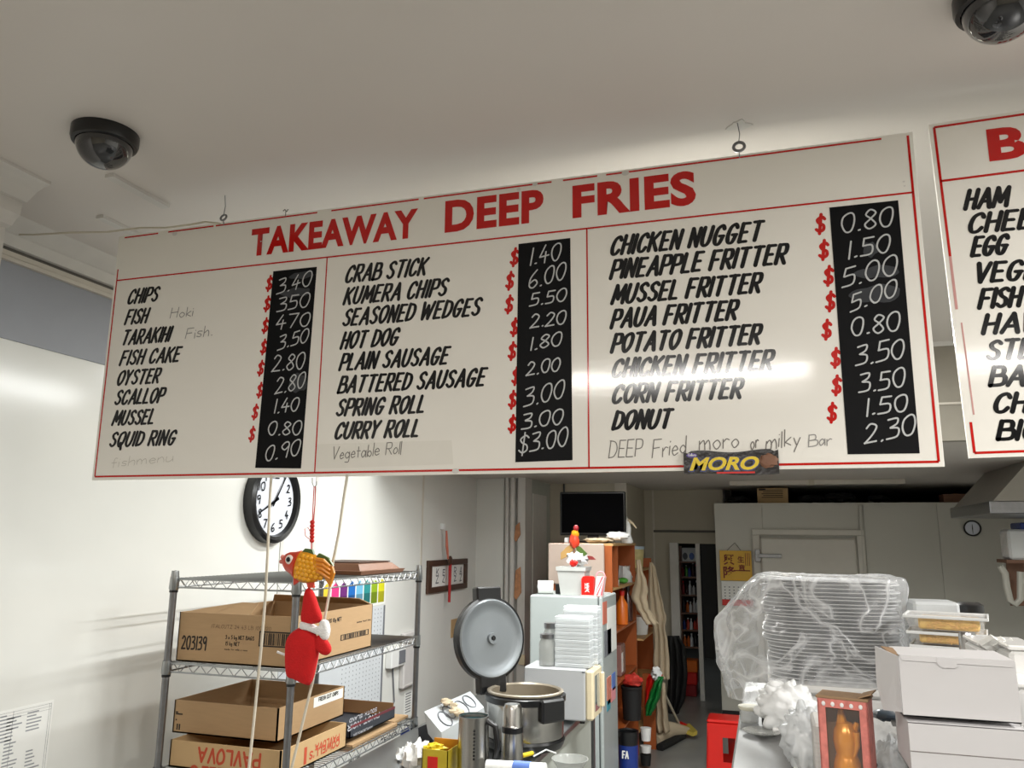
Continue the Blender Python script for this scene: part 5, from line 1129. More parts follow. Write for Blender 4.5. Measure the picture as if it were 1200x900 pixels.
blob_thing('red_packet', 'red and white packet lying on top of the black bin', 'packet', 741, 797, 7.3, (.09, .09, .05), mat('red_white', (206, 60, 50), .4, var=.6, scale=14), .5, None, 4)
# black bin on a stand, blue bin
def bin_(name, lab, px0, px1, pyt, Y_, zbot, m_, rim, taper=.85):
    a = at(px0, pyt, Y=Y_); b = at(px1, pyt, Y=Y_); c_ = Vector(((a.x+b.x)/2, Y_, zbot)); r = (b.x-a.x)/2; H = a.z-zbot
    t = thing(name, lab, 'bin', c_)
    MB().lathe([(0, .002), (r*taper, .002), (r*.98, H-.03)], c_, 24).build('body', m_, t, smooth=True)
    MB().lathe([(r*.98, H-.03), (r*1.04, H-.02), (r*1.04, H), (r*.93, H), (r*.85, .05), (0, .04)], c_, 24).build('rim', rim, t, smooth=True); return t, c_, r, H
bin_('black_bin', 'black bucket on the low part of the bookcase', 728, 752, 803, 7.3, at(740, 843, Y=7.3).z, M('black_matte'), M('black_matte'))
t, c_, r, H = bin_('blue_bin', 'blue bin lined with a black bag beside the bookcase', 724, 748, 858, 6.72, 0, M('blue'), M('blue'))
MB().lathe([(r*.9, H-.12), (r*1.07, H-.02), (r*1.03, H+.02), (r*.85, H+.01), (r*.8, H-.2)], c_, 24).build('bin_liner', M('black_plastic'), t, smooth=True)
mb = MB(); g_ = at(729, 888, Y=6.72-r); lettering(mb, 'FA', (g_.x, 6.72-r-.004, g_.z), (1, 0, 0), (0, -1, 0), .055, .05, .011); mb.build('printed_letters', M('white'), t)
# wooden end piece at the floor and cup stack
a = at(748, 844, Y=7.6); b = at(769, 844, Y=8.2)
tag(MB().box(-1.24, -1.12, 8.2, 8.25, 0, at(765, 790, Y=8.2).z).build('wood_upright', ow), 'orange brown upright board standing on the floor by the mop', 'board')
c_ = at(757, 897, Z=0); 
for k_, (py0, py1, m_, lab) in enumerate(((852, 868, 'white', 'white cup in the small column of cups by the wooden upright, upper one'), (873, 882, 'white', 'white cup in the small column of cups by the wooden upright, lower one'), (883, 897, 'black_matte', 'black jar at the foot of the column of cups'))):
    Yc = 7.5; p0 = at(757, py1, Y=Yc); p1 = at(757, py0, Y=Yc)
    tag(MB().lathe([(0, 0), (.04, .002), (.05, p1.z-p0.z-.006), (0, p1.z-p0.z-.004)], p0, 16).build('cup' if k_ < 2 else 'jar', M(m_), smooth=True), lab, 'cup' if k_ < 2 else 'jar')
# bags by the bookcase
def cloth(name, rows, Y_, m_, lab=None, cat=None, folds=5, amp=.03, parent=None, nx=22, seed=0, tilt_y=0, sub=4):
    """hanging cloth: rows of (left px, right px, py) with vertical folds and real thickness"""
    rr_ = []
    for i in range(len(rows)-1):
        for j in range(sub):
            f_ = j/sub; f2_ = f_*f_*(3-2*f_); rr_.append(tuple(rows[i][q]*(1-f2_)+rows[i+1][q]*f2_ if q < 2 else rows[i][q]*(1-f_)+rows[i+1][q]*f_ for q in range(3)))
    rr_.append(rows[-1]); n = len(rr_); vs = []
    for i, (l, r, y) in enumerate(rr_):
        for k in range(nx+1):
            u = k/nx; f_ = min(1, i/3); p = at(l+(r-l)*u, y, Y=Y_+tilt_y*i/n)
            vs.append(p+Vector((0, amp*f_*math.sin(u*folds*2*PI+i*.12+seed)+amp*.4*noise.noise((u*3, i*.4, seed)), 0)))
    mb = MB(); mb.add(vs, [(i*(nx+1)+k, i*(nx+1)+k+1, (i+1)*(nx+1)+k+1, (i+1)*(nx+1)+k) for i in range(n-1) for k in range(nx)])
    o = mb.build(name, m_, parent, smooth=True); s_ = o.modifiers.new('thick', 'SOLIDIFY'); s_.thickness = .008
    return tag(o, lab, cat) if lab else o
ap = cloth('hanging_apron', [(745, 750, 656), (746, 752, 668), (744, 757, 682), (741, 759, 692), (740, 758, 700), (746, 760, 712), (752, 766, 722), (758, 772, 732)], 7.75, M('apron'), 'beige apron hung on the left of the two, its hem swept sideways', 'apron', 2, .012)
cloth('hanging_apron', [(761, 765, 659), (760, 769, 668), (759, 773, 690), (759, 778, 712), (761, 781, 724), (766, 779, 735), (767, 782, 752), (766, 784, 775), (768, 784, 790), (775, 784, 796)], 8.35, M('apron'), 'long beige apron hung on the right of the two by the doorway', 'apron', 2.5, .014)
cloth('black_coat', [(782, 796, 745), (781, 803, 760), (783, 805, 790), (782, 803, 815), (784, 795, 838)], 9.9, M('black_matte'), 'black coat hanging in front of the doorway', 'coat', 3, .02)
cloth('striped_shopping_bag', [(760, 776, 790), (757, 776, 798), (756, 768, 812), (755, 764, 828)], 8.0, M('red'), 'red part bag tucked behind the green bag', 'bag', 2, .03)
cloth('green_bag', [(771, 777, 793), (765, 775, 802), (760, 773, 815), (756, 768, 828), (757, 763, 838)], 7.9, M('green_bag'), 'bright green cloth bag beside the bookcase', 'bag', 2, .03)
tag(MB().blob(at(769, 790, Y=7.95), (.05, .05, .06), amp=.7, seed=5).build('white_bag', M('plastic_white'), smooth=True), 'crumpled white bag poking out above the green bag', 'bag')
cloth('paper_sack', [(768, 779, 800), (766, 780, 820), (767, 782, 845), (769, 784, 858)], 8.3, M('apron'), 'tall tan paper sack behind the broom handles', 'sack', 2, .04)
# broom, mop and mat
def stick(name, lab, cat, p, q, r, m_, head):
    t = thing(name, lab, cat, q); MB().tube([p, q], r, 8).build('handle', m_, t, smooth=True); head(t); return t
F0 = at(806, 856, Z=.04)
stick('broom', 'broom with red ferrule and yellow straw lying by the doorway', 'broom', at(774, 803, Y=8.35), at(797, 851, Y=F0.y+.1), .014, M('cord'), lambda t: (
    MB().tube([at(797, 849, Y=F0.y+.1), at(805, 853, Y=F0.y)], .035, 10).build('ferrule', M('red'), t, smooth=True),
    MB().blob(at(799, 853, Y=F0.y-.05), (.05, .05, .03)).build('yellow_clip', M('yellow'), t, smooth=True),
    MB().slab([at(800, 853, Y=F0.y), at(808, 852, Y=F0.y), at(817, 861, Y=F0.y-.2), at(812, 863, Y=F0.y-.25), at(804, 860, Y=F0.y-.2)], (0, .03, .03)).build('bristles', M('straw'), t)))
q_ = at(785, 854, Z=.05)
stick('mop', 'mop with a dark handle leaning beside the paper sack', 'mop', at(772, 826, Y=q_.y+.3), q_, .013, M('black_plastic'), lambda t: MB().blob(q_+Vector((0, 0, .01)), (.09, .06, .05), amp=.6, seed=8).build('mop_head', M('wet_grey'), t, smooth=True))
A_, B_ = at(769, 868, Z=.06), at(807, 856, Z=.06)
t = thing('wet_mat', 'crumpled cream mat bundled on the floor at the broom', 'mat', A_)
MB().tube([A_, A_.lerp(B_, .3)+Vector((0, .1, .05)), A_.lerp(B_, .65)+Vector((0, .05, .02)), B_], [.05, .09, .07, .03], 12).build('bundle', M('apron'), t, smooth=True)
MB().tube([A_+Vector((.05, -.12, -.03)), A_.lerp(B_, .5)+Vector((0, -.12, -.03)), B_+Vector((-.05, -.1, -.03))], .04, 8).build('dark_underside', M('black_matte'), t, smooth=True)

# ================================================================= BOTTLE RACK IN THE DOORWAY
RY = 11.5
a = at(797, 650, Y=RY); b = at(817, 650, Y=RY)
t = thing('bottle_shelf', 'tall narrow shelf crowded with bottles inside the doorway', 'shelving', ((a.x+b.x)/2, RY+.1, 0)); zs = [at(806, y, Y=RY).z for y in (676, 697, 718, 738, 758)]
for x in (a.x-.02, b.x): box('upright', M('wood_brown'), t, x, x+.02, RY, RY+.25, 0, at(806, 640, Y=RY).z)
for z in zs: box('shelf_board', M('wood_brown'), t, a.x, b.x, RY, RY+.25, z-.02, z)
random.seed(4); cols = ['bottle_brown', 'dark_red', 'leaf_green', 'orange', 'white', 'black_plastic', 'blue', 'fish_red']
n_ = 0
for i, z in enumerate(zs):
    for k in range(5):
        r_ = .021; c_ = Vector((a.x+.025+(b.x-a.x-.05)*k/4, RY+.05+.04*(k % 2), z+.001)); H = random.uniform(.13, .2); cn = random.choice(cols); m_ = M(cn)
        ob = thing('bottle', 'small %s bottle, %s on the %s shelf inside the doorway' % (dict(bottle_brown='brown', dark_red='dark red', leaf_green='green', black_plastic='black', fish_red='orange red').get(cn, cn), ['leftmost', 'second from the left', 'middle one', 'second from the right', 'rightmost'][k], ['top', 'second', 'third', 'fourth', 'bottom'][i]), 'bottle', c_, 'bottles on the doorway shelf')
        MB().lathe([(0, 0), (r_, .001), (r_, H*.6), (r_*.4, H*.8), (r_*.4, H*.9)], c_, 10).build('body', m_, ob, smooth=True); MB().lathe([(r_*.5, H*.88), (r_*.5, H), (0, H)], c_, 8).build('cap', M(random.choice(['white', 'red', 'black_plastic'])), ob)
a2 = at(799, 642, Y=RY); b2_ = at(815.5, 658, Y=RY)
box('shelf_board', M('wood_brown'), t, a.x, b.x, RY, RY+.25, b2_.z-.022, b2_.z-.002)
t = thing('printed_poster', 'white and blue carton at the top of the bottle shelf', 'carton', ((a2.x+b2_.x)/2, RY, b2_.z)); box('body', M('white'), t, a2.x, b2_.x, RY+.01, RY+.2, b2_.z, a2.z, .004)
for u, m_ in ((.12, 'ink'), (.6, 'mid_blue')): MB().blob((a2.x+(b2_.x-a2.x)*(u+.1), RY+.008, b2_.z+.07), (.035, .004, .05), 10, 6).build('printed_picture', M(m_), t, smooth=True)
for k, (px, py, m_) in enumerate(((808, 772, 'dark_red'), (812, 780, 'red'), (804, 766, 'orange'))):
    c_ = at(808, 780, Y=11.0); tag(MB().box(c_.x-.1+.02*k, c_.x+.08+.01*k, 11.0, 11.25, .001+k*.15, .148+k*.15, .01).build('crate', M(m_)), 'small %s crate stacked before the bottle shelf' % ['dark red', 'bright red', 'orange'][k], 'crate')

# ================================================================= RED STOOL
sz = .45; a = at(828, 843, Z=sz); sy_ = a.y; b = at(868, 842, Y=sy_); sx0, sx1 = a.x, b.x; cxs = (sx0+sx1)/2; hw = (sx1-sx0)/2; cy_ = sy_+hw
t = thing('plastic_stool', 'red plastic stool standing on the floor by the counter', 'stool', (cxs, cy_, 0))
MB().box(cxs-hw, cxs+hw, cy_-hw, cy_+hw, sz-.03, sz, .012).build('seat', M('red'), t, smooth=False)
def side(mb, ang):
    M_ = around((cxs, cy_, 0), rotm('Z', ang)); e = .035
    w0, w1 = hw*.97, hw*1.12
    P_ = lambda u, z: M_ @ Vector((cxs+u*(w0+(w1-w0)*(1-z/sz)), cy_-(w0+(w1-w0)*(1-z/sz)), z))
    for u0, u1, z0, z1 in ((-1, 1, sz-.14, sz-.03), (-1, -.1, 0, sz-.14), (.62, 1, 0, sz-.14), (-.1, .62, 0, sz-.34)):
        mb.slab([P_(u0, z0), P_(u1, z0), P_(u1, z1), P_(u0, z1)], M_.to_3x3() @ Vector((0, .012, 0)))
for ang in (0, 90, 180, 270):
    mb = MB(); side(mb, ang); mb.build('leg_panel', M('red'), t)

# ================================================================= SERVICE COUNTER AND GOODS
KZ2 = 1.62
ce = at(861, 871, Z=KZ2).x
print('COUNTER', ce, at(900, 900, Z=KZ2), at(866, 845, Z=KZ2))
t = thing('service_counter', 'stainless steel service counter in the lower right foreground', 'counter', (1.0, 1.7, 0))
box('worktop', M('counter_steel'), t, ce, 1.9, .75, 2.36, KZ2-.03, KZ2, .004)
box('end_panel', M('steel_flat'), t, ce+.03, ce+.05, .8, 2.32, 0, KZ2-.03)
box('front_panel', M('steel_flat'), t, ce+.05, 1.88, .8, .82, 0, KZ2-.03); box('rear_panel', M('steel_flat'), t, ce+.05, 1.88, 2.3, 2.32, 0, KZ2-.03)
# flat white box carrying the stack
PYf = 2.0; sa = at(895, 700, Y=PYf).x; sb = at(1062, 700, Y=PYf).x; s0 = at(980, 802, Y=PYf).z; s1_ = at(980, 681, Y=PYf).z
print('STACK', sa, sb, s0, s1_)
t = thing('foam_box', 'shallow white foam box under the stack of foil platters', 'box', ((sa+sb)/2, PYf+.12, KZ2))
box('base', M('white'), t, sa+.01, sb+.0, PYf-.03, PYf+.28, KZ2+.001, s0-.022, .006); box('lid', M('white_gloss'), t, sa+.0, sb+.01, PYf-.04, PYf+.29, s0-.02, s0-.001, .006)
# platters
def ORD(i, top='topmost', tail=' from the top'):
    w_ = ['', 'second', 'third', 'fourth', 'fifth', 'sixth', 'seventh', 'eighth', 'ninth', 'tenth', 'eleventh', 'twelfth', 'thirteenth', 'fourteenth', 'fifteenth', 'sixteenth', 'seventeenth', 'eighteenth', 'nineteenth', 'twentieth']
    w_ += ['twenty-'+v for v in ('first', 'second', 'third', 'fourth', 'fifth', 'sixth', 'seventh')]
    return top if i == 0 else w_[i]+tail
NP = 27; cx_, cyp = (sa+sb)/2, PYf+.12
def platter():
    t = thing('foil_platter', '', 'platter', (cx_, cyp, s0), 'foil platters in the wrapped stack')
    n = 40; vs = []; rx_, ry_ = (sb-sa)/2, .115
    for s_, z in ((0, .0025), (.62, .0025), (.72, .0006), (.8, .0012), (.88, .0052), (.97, .0062), (1.0, .0058), (1.0, .0046), (.96, .0050), (.88, .0040), (.8, 0), (.6, .0)):
        for k in range(n):
            q = 2*PI*k/n; c, d = math.cos(q), math.sin(q); e_ = 2/3.4
            vs.append((cx_+rx_*s_*math.copysign(abs(c)**e_, c), cyp+ry_*s_*math.copysign(abs(d)**e_, d), s0+z))
    mb = MB(); mb.add(vs, [(i*n+k, i*n+(k+1) % n, (i+1)*n+(k+1) % n, (i+1)*n+k) for i in range(11) for k in range(n)])
    mb.build('dish', M('foil_plate'), t, smooth=True); return t
pl = platter(); stepz = (s1_-s0-.007)/(NP-1); random.seed(11)
for k in range(NP):
    o = pl if k == 0 else copy_tree(pl)
    o.location = (cx_+random.uniform(-.006, .006)+(.005 if k < 9 else -.003), cyp+random.uniform(-.003, .003), s0+k*stepz); o.rotation_euler = (random.uniform(-.012, .006), random.uniform(-.009, .009), random.uniform(-.02, .02))
    o['label'] = 'shiny foil platter in the plastic-wrapped stack, '+ORD(NP-1-k)
# clear bag over the stack
n, m_ = 72, 40; vs = []
for i in range(m_+1):
    tt = i/m_
    for k in range(n):
        q = 2*PI*k/n; c, d = math.cos(q), math.sin(q); e_ = 2/3.2
        if tt < .25: s_ = tt/.25; z = s1_+.006+.004*math.sin(q*3)*s_
        else: s_ = 1; z = s1_+.006-(s1_-KZ2-.004)*((tt-.25)/.75)
        down = max(0, (tt-.25)/.75)
        out = .012 + .012*down
        flare = max(0, -c)**3*(.10*min(1, down*2.6)**.8) * (1-.35*max(0, down-.75)/.25) + max(0, c)**6*.02*down
        x = cx_+((sb-sa)/2+out)*s_*math.copysign(abs(c)**e_, c) - flare
        y = cyp+(.12+out)*s_*math.copysign(abs(d)**e_, d)
        w_ = noise.noise((c*2.5, d*2.5, tt*4))*.014*min(1, down*3+.2) + abs(noise.noise((c*7+tt*2, d*7, tt*5)))*.010*s_ + .004*noise.noise((c*16, d*16, tt*14))
        x += c*w_; y += d*w_
        if tt < .25: z += .006*abs(noise.noise((x*40, y*40, 2)))
        vs.append((x, y, max(z, KZ2+.003)))
mb = MB(); mb.add(vs, [(i*n+k, i*n+(k+1) % n, (i+1)*n+(k+1) % n, (i+1)*n+k) for i in range(m_) for k in range(n)])
tag(mb.build('plastic_bag', MATS['bag_film'], smooth='all'), 'large clear plastic bag wrapped over the stack of foil platters', 'bag')
# crumpled white plastic at the foot of the stack
def crumple(lab, px, py, Y_, r, seed, m_='plastic_white', cat='bag', name='crumpled_bag', amp=.55, fr=2.4):
    c_ = at(px, py, Y=Y_); c_.z = min(max(c_.z, KZ2+r[2]*.9), KZ2+r[2]*.95)
    mb = MB(); n, m2 = 40, 26; vs = []
    for i in range(m2+1):
        t_ = PI*i/m2
        for k in range(n):
            q = 2*PI*k/n; d = Vector((math.sin(t_)*math.cos(q), math.sin(t_)*math.sin(q), math.cos(t_)))
            w = 1+amp*(abs(noise.noise(d*fr+Vector((seed, 0, 0))))-.2)+.35*amp*abs(noise.noise(d*fr*2.6+Vector((0, seed, 0))))
            vs.append(c_+Vector((d.x*r[0], d.y*r[1], max(d.z*r[2], -r[2]*.85/w)))*w)
    mb.add(vs, [(i*n+k, (i+1)*n+k, (i+1)*n+(k+1) % n, i*n+(k+1) % n) for i in range(m2) for k in range(n)])
    return tag(mb.build(name, M(m_), smooth='all'), lab, cat)
crumple('crumpled white plastic bag at the left foot of the platter stack', 922, 822, 1.80, (.055, .05, .045), 3)
crumple('crumpled milky plastic bag on the counter left of the toy box', 945, 865, 1.52, (.035, .045, .05), 9, 'plastic_clear')
crumple('crumpled white tissue between the platters and the white boxes', 1030, 832, 1.62, (.03, .04, .035), 17)
# papers and glass dish
a = at(905, 842, Z=KZ2+.012); b = at(930, 855, Z=KZ2+.012)
tag(MB().box(a.x, b.x+.01, b.y, a.y, KZ2+.001, KZ2+.012, .002).build('white_pad', M('white')), 'small white pad on the counter left of the crumpled bag', 'pad')
tag(MB().slab([at(932, 862, Z=KZ2+.002), at(948, 862, Z=KZ2+.002), at(955, 905, Z=KZ2+.002), at(930, 905, Z=KZ2+.002)], (0, 0, .004)).build('white_sheet', M('paper')), 'white sheet on the counter at the bottom edge', 'sheet')
c_ = at(893, 858, Z=KZ2+.006)
t = thing('glass_saucer', 'round clear glass saucer on the counter left end', 'saucer', c_)
MB().lathe([(0, .002), (.018, .002), (.036, .007), (.038, .009), (.035, .0085), (.017, .004), (0, .004)], (c_.x, c_.y, KZ2), 30).build('glass', M('jar_glass'), t, smooth=True)
c_ = at(878, 848, Z=KZ2+.004)
t = thing('candle_jar', 'small jar with a pale rim behind the glass saucer', 'jar', (c_.x, c_.y, KZ2))
MB().lathe([(0, .001), (.018, .001), (.02, .02), (.019, .028)], (c_.x, c_.y+.03, KZ2), 24).build('body', M('jar_glass'), t, smooth=True); MB().lathe([(.019, .026), (.022, .03), (.022, .034), (0, .033)], (c_.x, c_.y+.03, KZ2), 24).build('rim', mat('pale_cream', (216, 214, 196), .5), t, smooth=True)
c_ = at(897, 850, Z=KZ2+.001); t = thing('lighter', 'small black lighter standing beside the glass saucer', 'lighter', (c_.x, c_.y, KZ2)); box('body', M('black_plastic'), t, c_.x-.007, c_.x+.007, c_.y-.005, c_.y+.005, KZ2+.001, KZ2+.022, .002); box('hood', M('zinc'), t, c_.x-.004, c_.x+.004, c_.y-.004, c_.y+.004, KZ2+.022, KZ2+.028)
# gold toy in a pink window box
TY0 = 1.3; a = at(958, 838, Y=TY0); b = at(1017, 838, Y=TY0); ztp = at(985, 817, Y=TY0).z; z0 = KZ2+.001
tw = b.x-a.x; D_ = .05
RM = around((a.x+tw/2, TY0, z0), rotm('Z', -14))
t = thing('toy_box', 'pink window box with a gold waving figure on the counter', 'toy box', (a.x+tw/2, TY0, z0))
fr_ = MB(RM); x0q, x1q = a.x, b.x; bw_ = tw*.16
fr_.box(x0q, x0q+bw_, TY0, TY0+.002, z0, ztp-.004).box(x1q-bw_, x1q, TY0, TY0+.002, z0, ztp-.004).box(x0q+bw_, x1q-bw_, TY0, TY0+.002, ztp-.016, ztp-.004).box(x0q+bw_, x1q-bw_, TY0, TY0+.002, z0, z0+.012)
fr_.box(x1q-.002, x1q, TY0, TY0+D_, z0, ztp-.004).box(x0q, x0q+.002, TY0, TY0+D_, z0, ztp-.004)
fr_.build('printed_shell', mat('pink_print', (216, 128, 118), .5, var=.3, scale=90), t)
MB(RM).box(x0q+.002, x1q-.002, TY0+D_-.002, TY0+D_, z0, ztp-.004).build('back_panel', M('card_in'), t)
MB(RM).box(x0q-.002, x1q+.002, TY0-.001, TY0+D_, ztp-.004, ztp, .001).slab([(x1q-.012, TY0, ztp), (x1q+.006, TY0+.004, ztp+.006), (x1q+.008, TY0+D_*.8, ztp+.007), (x1q-.01, TY0+D_*.8, ztp+.001)], (0, 0, .002)).build('brown_top', mat('kraft', (150, 122, 92), .8), t)
mb = MB(RM)
for k in range(5): mb.blob((x0q+bw_*.8+k*(tw-bw_*1.6)/4, TY0-.0005, ztp-.011), (.0028, .001, .0034), 8, 5)
mb.build('printed_beads', M('white'), t)
mb = MB(RM).slab([(x1q-bw_*1.5, TY0-.0008, z0+.002), (x1q-.002, TY0-.0008, z0+.002), (x1q-.003, TY0-.0008, z0+.042), (x1q-bw_*1.1, TY0-.0008, z0+.046)], (0, .0005, 0)); mb.build('white_print', mat('paper_grey', (214, 206, 200), .5, var=.25, scale=60), t)
MB(RM).blob((x1q-bw_*.9, TY0-.001, z0+.03), (.0035, .001, .005)).build('blue_mark', M('mid_blue'), t)
MB(RM).box(x0q+bw_, x1q-bw_, TY0+.0022, TY0+.0026, z0+.012, ztp-.016).build('clear_window', mat('window_film', (230, 230, 225), .06, alpha=.05), t)
KF = 1.28; fc = Vector((a.x+tw*.47, TY0+D_*.52, z0))
H = ztp-z0-.012
fg = MB(RM).lathe([(r_*KF, z_) for r_, z_ in ((0, .003), (.014, .003), (.0165, H*.12), (.0165, H*.3), (.0145, H*.42), (.0125, H*.48), (.0112, H*.51), (.013, H*.57), (.0140, H*.64), (.0125, H*.74), (.008, H*.81), (0, H*.83))], fc, 24).build('gold_figure', M('gold_toy'), t, smooth=True)
MB(RM).tube([fc+Vector((-.004, 0, H*.74)), fc+Vector((-.005, 0, H*.94))], [.010, .0035], 8).build('ear', M('gold_toy'), fg, smooth=True)
MB(RM).tube([fc+Vector((.010, 0, H*.70)), fc+Vector((.017, 0, H*.82))], [.006, .0035], 8).build('ear', M('gold_toy'), fg, smooth=True)
MB(RM).tube([fc+Vector((.010, -.006, H*.5)), fc+Vector((.0165, -.008, H*.62)), fc+Vector((.0165, -.008, H*.74))], [.004, .0042, .005], 10).build('raised_paw', M('gold_toy'), fg, smooth=True)
MB(RM).tube([fc+Vector((.0125*math.cos(q), .0125*math.sin(q), H*.52)) for q in [2*PI*k/20 for k in range(20)]], .0016, 6, closed=True).build('collar', mat('amber2', (190, 100, 20), .3), fg, smooth=True)
# stacked noodle boxes
NY = 1.85
na, nb = at(1070, 740, Y=NY).x, at(1166, 740, Y=NY).x; nzs = [at(1120, y, Y=NY).z for y in (772, 757.5, 741, 722)]
nlab = ['clear box of fried noodles at the bottom of three', 'clear box of fried noodles in the middle of three', 'clear box of fried noodles on top of three, lid ajar']
zb0 = nzs[0]
tag(box('stand_box', M('white_card'), None, na+.01, nb-.02, NY+.01, NY+.11, KZ2+.001, zb0-.002, .003), 'white carton under the boxes of fried noodles', 'carton')
for k in range(3):
    z0, z1 = nzs[k], nzs[k+1]-.0015; e_ = .004*(2-k)
    t = thing('noodle_box', nlab[k], 'container', ((na+nb)/2, NY+.06, z0)); e2 = .010
    vs = [(na+e2+e_, NY+e2, z0), (nb-e2-e_, NY+e2, z0), (nb-e2-e_, NY+.12-e2, z0), (na+e2+e_, NY+.12-e2, z0), (na+e_, NY, z1-.004), (nb-e_, NY, z1-.004), (nb-e_, NY+.12, z1-.004), (na+e_, NY+.12, z1-.004)]
    mb = MB(); mb.add(vs, [(0, 1, 2, 3)]+[(q, (q+1) % 4, 4+(q+1) % 4, 4+q) for q in range(4)]); mb.build('tub', mat('clear_tub', (240, 232, 222), .12, alpha=.12), t)
    mb = MB(); mb.box(na+e2+.006+.008, nb-e2-.004-e_, NY+e2+.003, NY+.106, z0+.002, z1-.0056, .003); mb.build('noodle_fill', M('noodles'), t, kind='stuff')
    mb = MB(); rr = random.Random(k)
    for q in range(46):
        p0 = Vector((rr.uniform(na+.04, nb-.02), NY+e2+.0015+.001*rr.random() if q < 26 else NY+rr.uniform(.02, .1), rr.uniform(z0+.004, z1-.012) if q < 26 else z1-.012)); an = rr.uniform(0, 6.28); l_ = rr.uniform(.006, .014)
        dv = Vector((math.cos(an)*l_, 0, math.sin(an)*l_*.4)) if q < 26 else Vector((math.cos(an)*l_, math.sin(an)*l_, .002))
        mb.tube([p0-dv*.5, p0+Vector((0, -.001, .001)), p0+dv*.5], .0014, 5, cap=False)
    mb.build('noodle_strands', mat('noodle_light', (238, 190, 112), .4), t, smooth=True, kind='stuff')
    lm = mat('lid_film', (240, 240, 240), .15, alpha=.45)
    MLd = around((nb, NY, z1), rotm('Y', -2.5 if False else 0))
    MB(MLd).box(na-.003+e_, nb+.003-e_, NY-.003, NY, z1-.006, z1, .0008).box(na-.003+e_, nb+.003-e_, NY+.12, NY+.123, z1-.006, z1).box(nb-e_, nb+.003-e_, NY, NY+.12, z1-.006, z1).box(na-.003+e_, na+e_, NY, NY+.12, z1-.006, z1).build('lid_rim', M('plastic_white'), t)
    MB().box(na+e_, nb-e_, NY, NY+.12, z1-.004, z1-.003).build('lid_film', lm, t); t.rotation_euler.z = math.radians(-13)
# empty lid and dark lid behind
a = at(1068, 704, Y=NY+.16); b = at(1122, 704, Y=NY+.16)
tag(box('spare_container', M('plastic_clear'), None, a.x, b.x, NY+.14, NY+.24, KZ2+.001, a.z, .006), 'frosted container behind the noodle boxes beside the platters', 'container')
c_ = at(1136, 711, Y=NY+.22); t = thing('black_lid_jar', 'dark-lidded jar just showing behind the top noodle box', 'jar', (c_.x, NY+.22, KZ2))
MB().lathe([(0, .002), (.026, .002), (.026, c_.z-KZ2-.012)], (c_.x, NY+.22, KZ2), 20).build('body', M('jar_glass'), t, smooth=True); MB().lathe([(.029, c_.z-KZ2-.012), (.029, c_.z-KZ2+.004), (.02, c_.z-KZ2+.01), (0, c_.z-KZ2+.011)], (c_.x, NY+.22, KZ2), 24).build('lid', M('black_plastic'), t, smooth=True)
# steel shaker
SYk = 1.62; a = at(1123, 745, Y=SYk); b = at(1144, 745, Y=SYk); r_ = (b.x-a.x)/2; c_ = Vector(((a.x+b.x)/2, SYk, KZ2+.001)); zt_ = at(1133, 740.5, Y=SYk).z-c_.z
t = thing('salt_shaker', 'steel topped shaker in front of the noodle boxes', 'shaker', c_)
MB().lathe([(0, .0), (r_*.95, .001), (r_*.92, zt_-.03)], c_, 24).build('glass_body', M('jar_glass'), t, smooth=True)
MB().lathe([(r_, zt_-.034), (r_*1.02, zt_-.03), (r_, zt_-.006), (r_*.85, zt_), (r_*.3, zt_-.002), (0, zt_-.002)], c_, 24).build('steel_cap', M('chrome'), t, smooth=True)
# white cardboard boxes
WYb = 1.25
def wbox(lab, pxl, pxr, pyt, pyb, Y_, dep, pxs, ear=True, rz=0):
    a = at(pxl, pyt, Y=Y_); b = at(pxr, pyt, Y=Y_); c_ = at(pxs, pyb, Y=Y_); z0 = max(at((pxl+pxr)/2, pyb, Y=Y_).z, KZ2+.001); z1 = a.z
    MR = around((a.x, Y_, z0), rotm('Z', rz)); t = thing('white_carton', lab, 'carton', ((a.x+b.x)/2, Y_, z0))
    MB(MR).box(a.x, b.x, Y_, Y_+.0015, z0, z1, 0).build('front_panel', M('white_card'), t); MB(MR).box(a.x, b.x, Y_+dep-.0015, Y_+dep, z0, z1).build('rear_panel', M('white_card'), t)
    MB(MR).box(a.x, a.x+.0015, Y_+.003, Y_+dep-.003, z0, z1-.002).build('side_panel', M('white_card'), t); MB(MR).box(b.x-.0015, b.x, Y_+.002, Y_+dep-.003, z0, z1).build('side_panel', M('white_card'), t)
    MB(MR).box(a.x, b.x, Y_, Y_+dep, z0, z0+.0015).build('bottom_panel', M('white_card'), t)
    return t, a, b, z0, z1, MR
t, a, b, z0, z1, MR = wbox('upper white carton with a tucked lid at the lower right', 1053, 1189, 769, 843, WYb, .10, 1053)
MB(MR).box(a.x+.001, b.x-.001, WYb-.0005, WYb+.10, z1, z1+.0016).slab([(a.x+.001, WYb-.0012, z1+.0016), (b.x-.001, WYb-.0012, z1+.0016), (b.x-.004, WYb-.0016, z1-.007), (a.x+.004, WYb-.0016, z1-.005)], (0, .001, 0)).build('lid_panel', M('white_card'), t)
lx_ = a.x+(b.x-a.x)*.42; MB(MR).slab([(lx_-.012, WYb-.0022, z1+.001), (lx_+.012, WYb-.0022, z1+.001), (lx_+.012, WYb-.0022, z1-.010), (lx_+.008, WYb-.0022, z1-.012), (lx_-.007, WYb-.0022, z1-.012), (lx_-.012, WYb-.0022, z1-.008)], (0, .001, 0)).build('tuck_tab', M('white_card'), t)
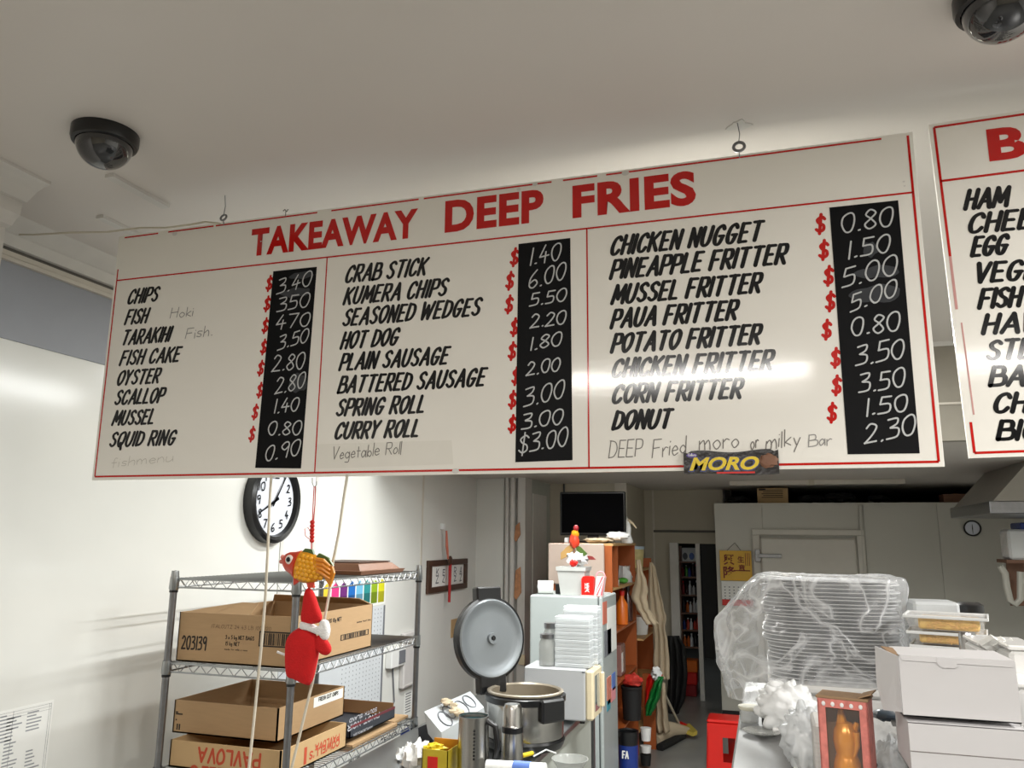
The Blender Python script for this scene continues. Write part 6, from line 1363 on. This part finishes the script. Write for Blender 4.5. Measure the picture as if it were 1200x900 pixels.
# open side flap of the upper carton, swung out to the left
fl_ = [Vector((a.x, WYb+.002, z0+.004)), Vector((a.x, WYb+.002, z1)), at(1026, 757, Y=WYb+.06), at(1028, 800, Y=WYb+.06), at(1036, 832, Y=WYb+.04)]
MB().slab(fl_, (-.0012, -.0006, 0)).build('side_flap', M('white_card'), t)
MB().slab([at(1055, 769, Y=WYb+.003), at(1046, 759, Y=WYb+.06), at(1032, 757, Y=WYb+.06), at(1040, 763, Y=WYb+.03)], (0, 0, -.0015)).build('dust_flap', M('kraft'), t)
t, a, b, z0, z1, MR = wbox('lower white carton under the one with the tucked lid', 1064, 1203, 846, 912, WYb-.01, .12, 1064)
MB(MR).box(a.x, b.x, WYb-.01, WYb+.13, z1-.0012, z1-.0002).build('lid_panel', M('white_card'), t); MB(MR).box(a.x, b.x, WYb-.0115, WYb-.0105, z0+.028, z0+.0285).build('crease', M('card_shadow'), t)
# foam clamshells to the right
random.seed(5)
for k, (px0, px1, pyt, pyb, Y_, dd_, lab) in enumerate(((1146, 1180, 752, 770, 1.5, .10, 'white folded foam tray behind the upper carton'), (1182, 1225, 756, 800, 1.42, .12, 'tall white foam box at the right edge behind the cartons'), (1193, 1240, 800, 905, 1.33, .1, 'white foam box at the right edge in front'))):
    a = at(px0, pyt, Y=Y_); b = at(px1, pyb, Y=Y_); zq = KZ2+.001
    t = thing('foam_tray', lab, 'tray', ((a.x+b.x)/2, Y_, zq)); box('base', M('white'), t, a.x, b.x, Y_, Y_+dd_, zq, a.z-.008, .006); box('lid', M('white_gloss'), t, a.x-.002, b.x+.002, Y_-.002, Y_+dd_+.002, a.z-.007, a.z, .002)
for k in range(3):
    p_ = [at(1150+14*k, 757, Y=1.46+.01*k), at(1165+12*k, 748+2*k, Y=1.46+.01*k), at(1182+10*k, 758+k, Y=1.5+.01*k), at(1160+14*k, 764, Y=1.48+.01*k)]
    tag(MB().slab(p_, (.002, .03, .003)).build('paper_napkin', M('paper')), 'white paper napkin fanned behind the upper carton, %s of three' % ['left', 'middle', 'right'][k], 'napkin')
c_ = at(1045, 870, Y=1.45)
crumple('clear crumpled wrap between the toy box and the lower white carton', 1045, 868, 1.42, (.022, .03, .04), 23, 'plastic_clear')
c_ = at(1037, 838, Y=1.40); tag(MB().blob(c_, (.018, .02, .008), 16, 8, amp=.4).build('dark_dish', mat('slate', (70, 84, 96), .3), smooth=True), 'small dark slate dish edge between toy box and cartons', 'dish')
# board below: paper stack under the toy box left side
a = at(952, 845, Y=1.42); b = at(972, 845, Y=1.42)
tag(box('paper_stack', mat('pale_cloth', (206, 204, 200), .7, stretch=(1, 1, 20), var=.15), None, a.x, b.x, 1.40, 1.5, KZ2+.001, a.z, .004), 'stack of pale papers directly left of the toy box', 'papers')
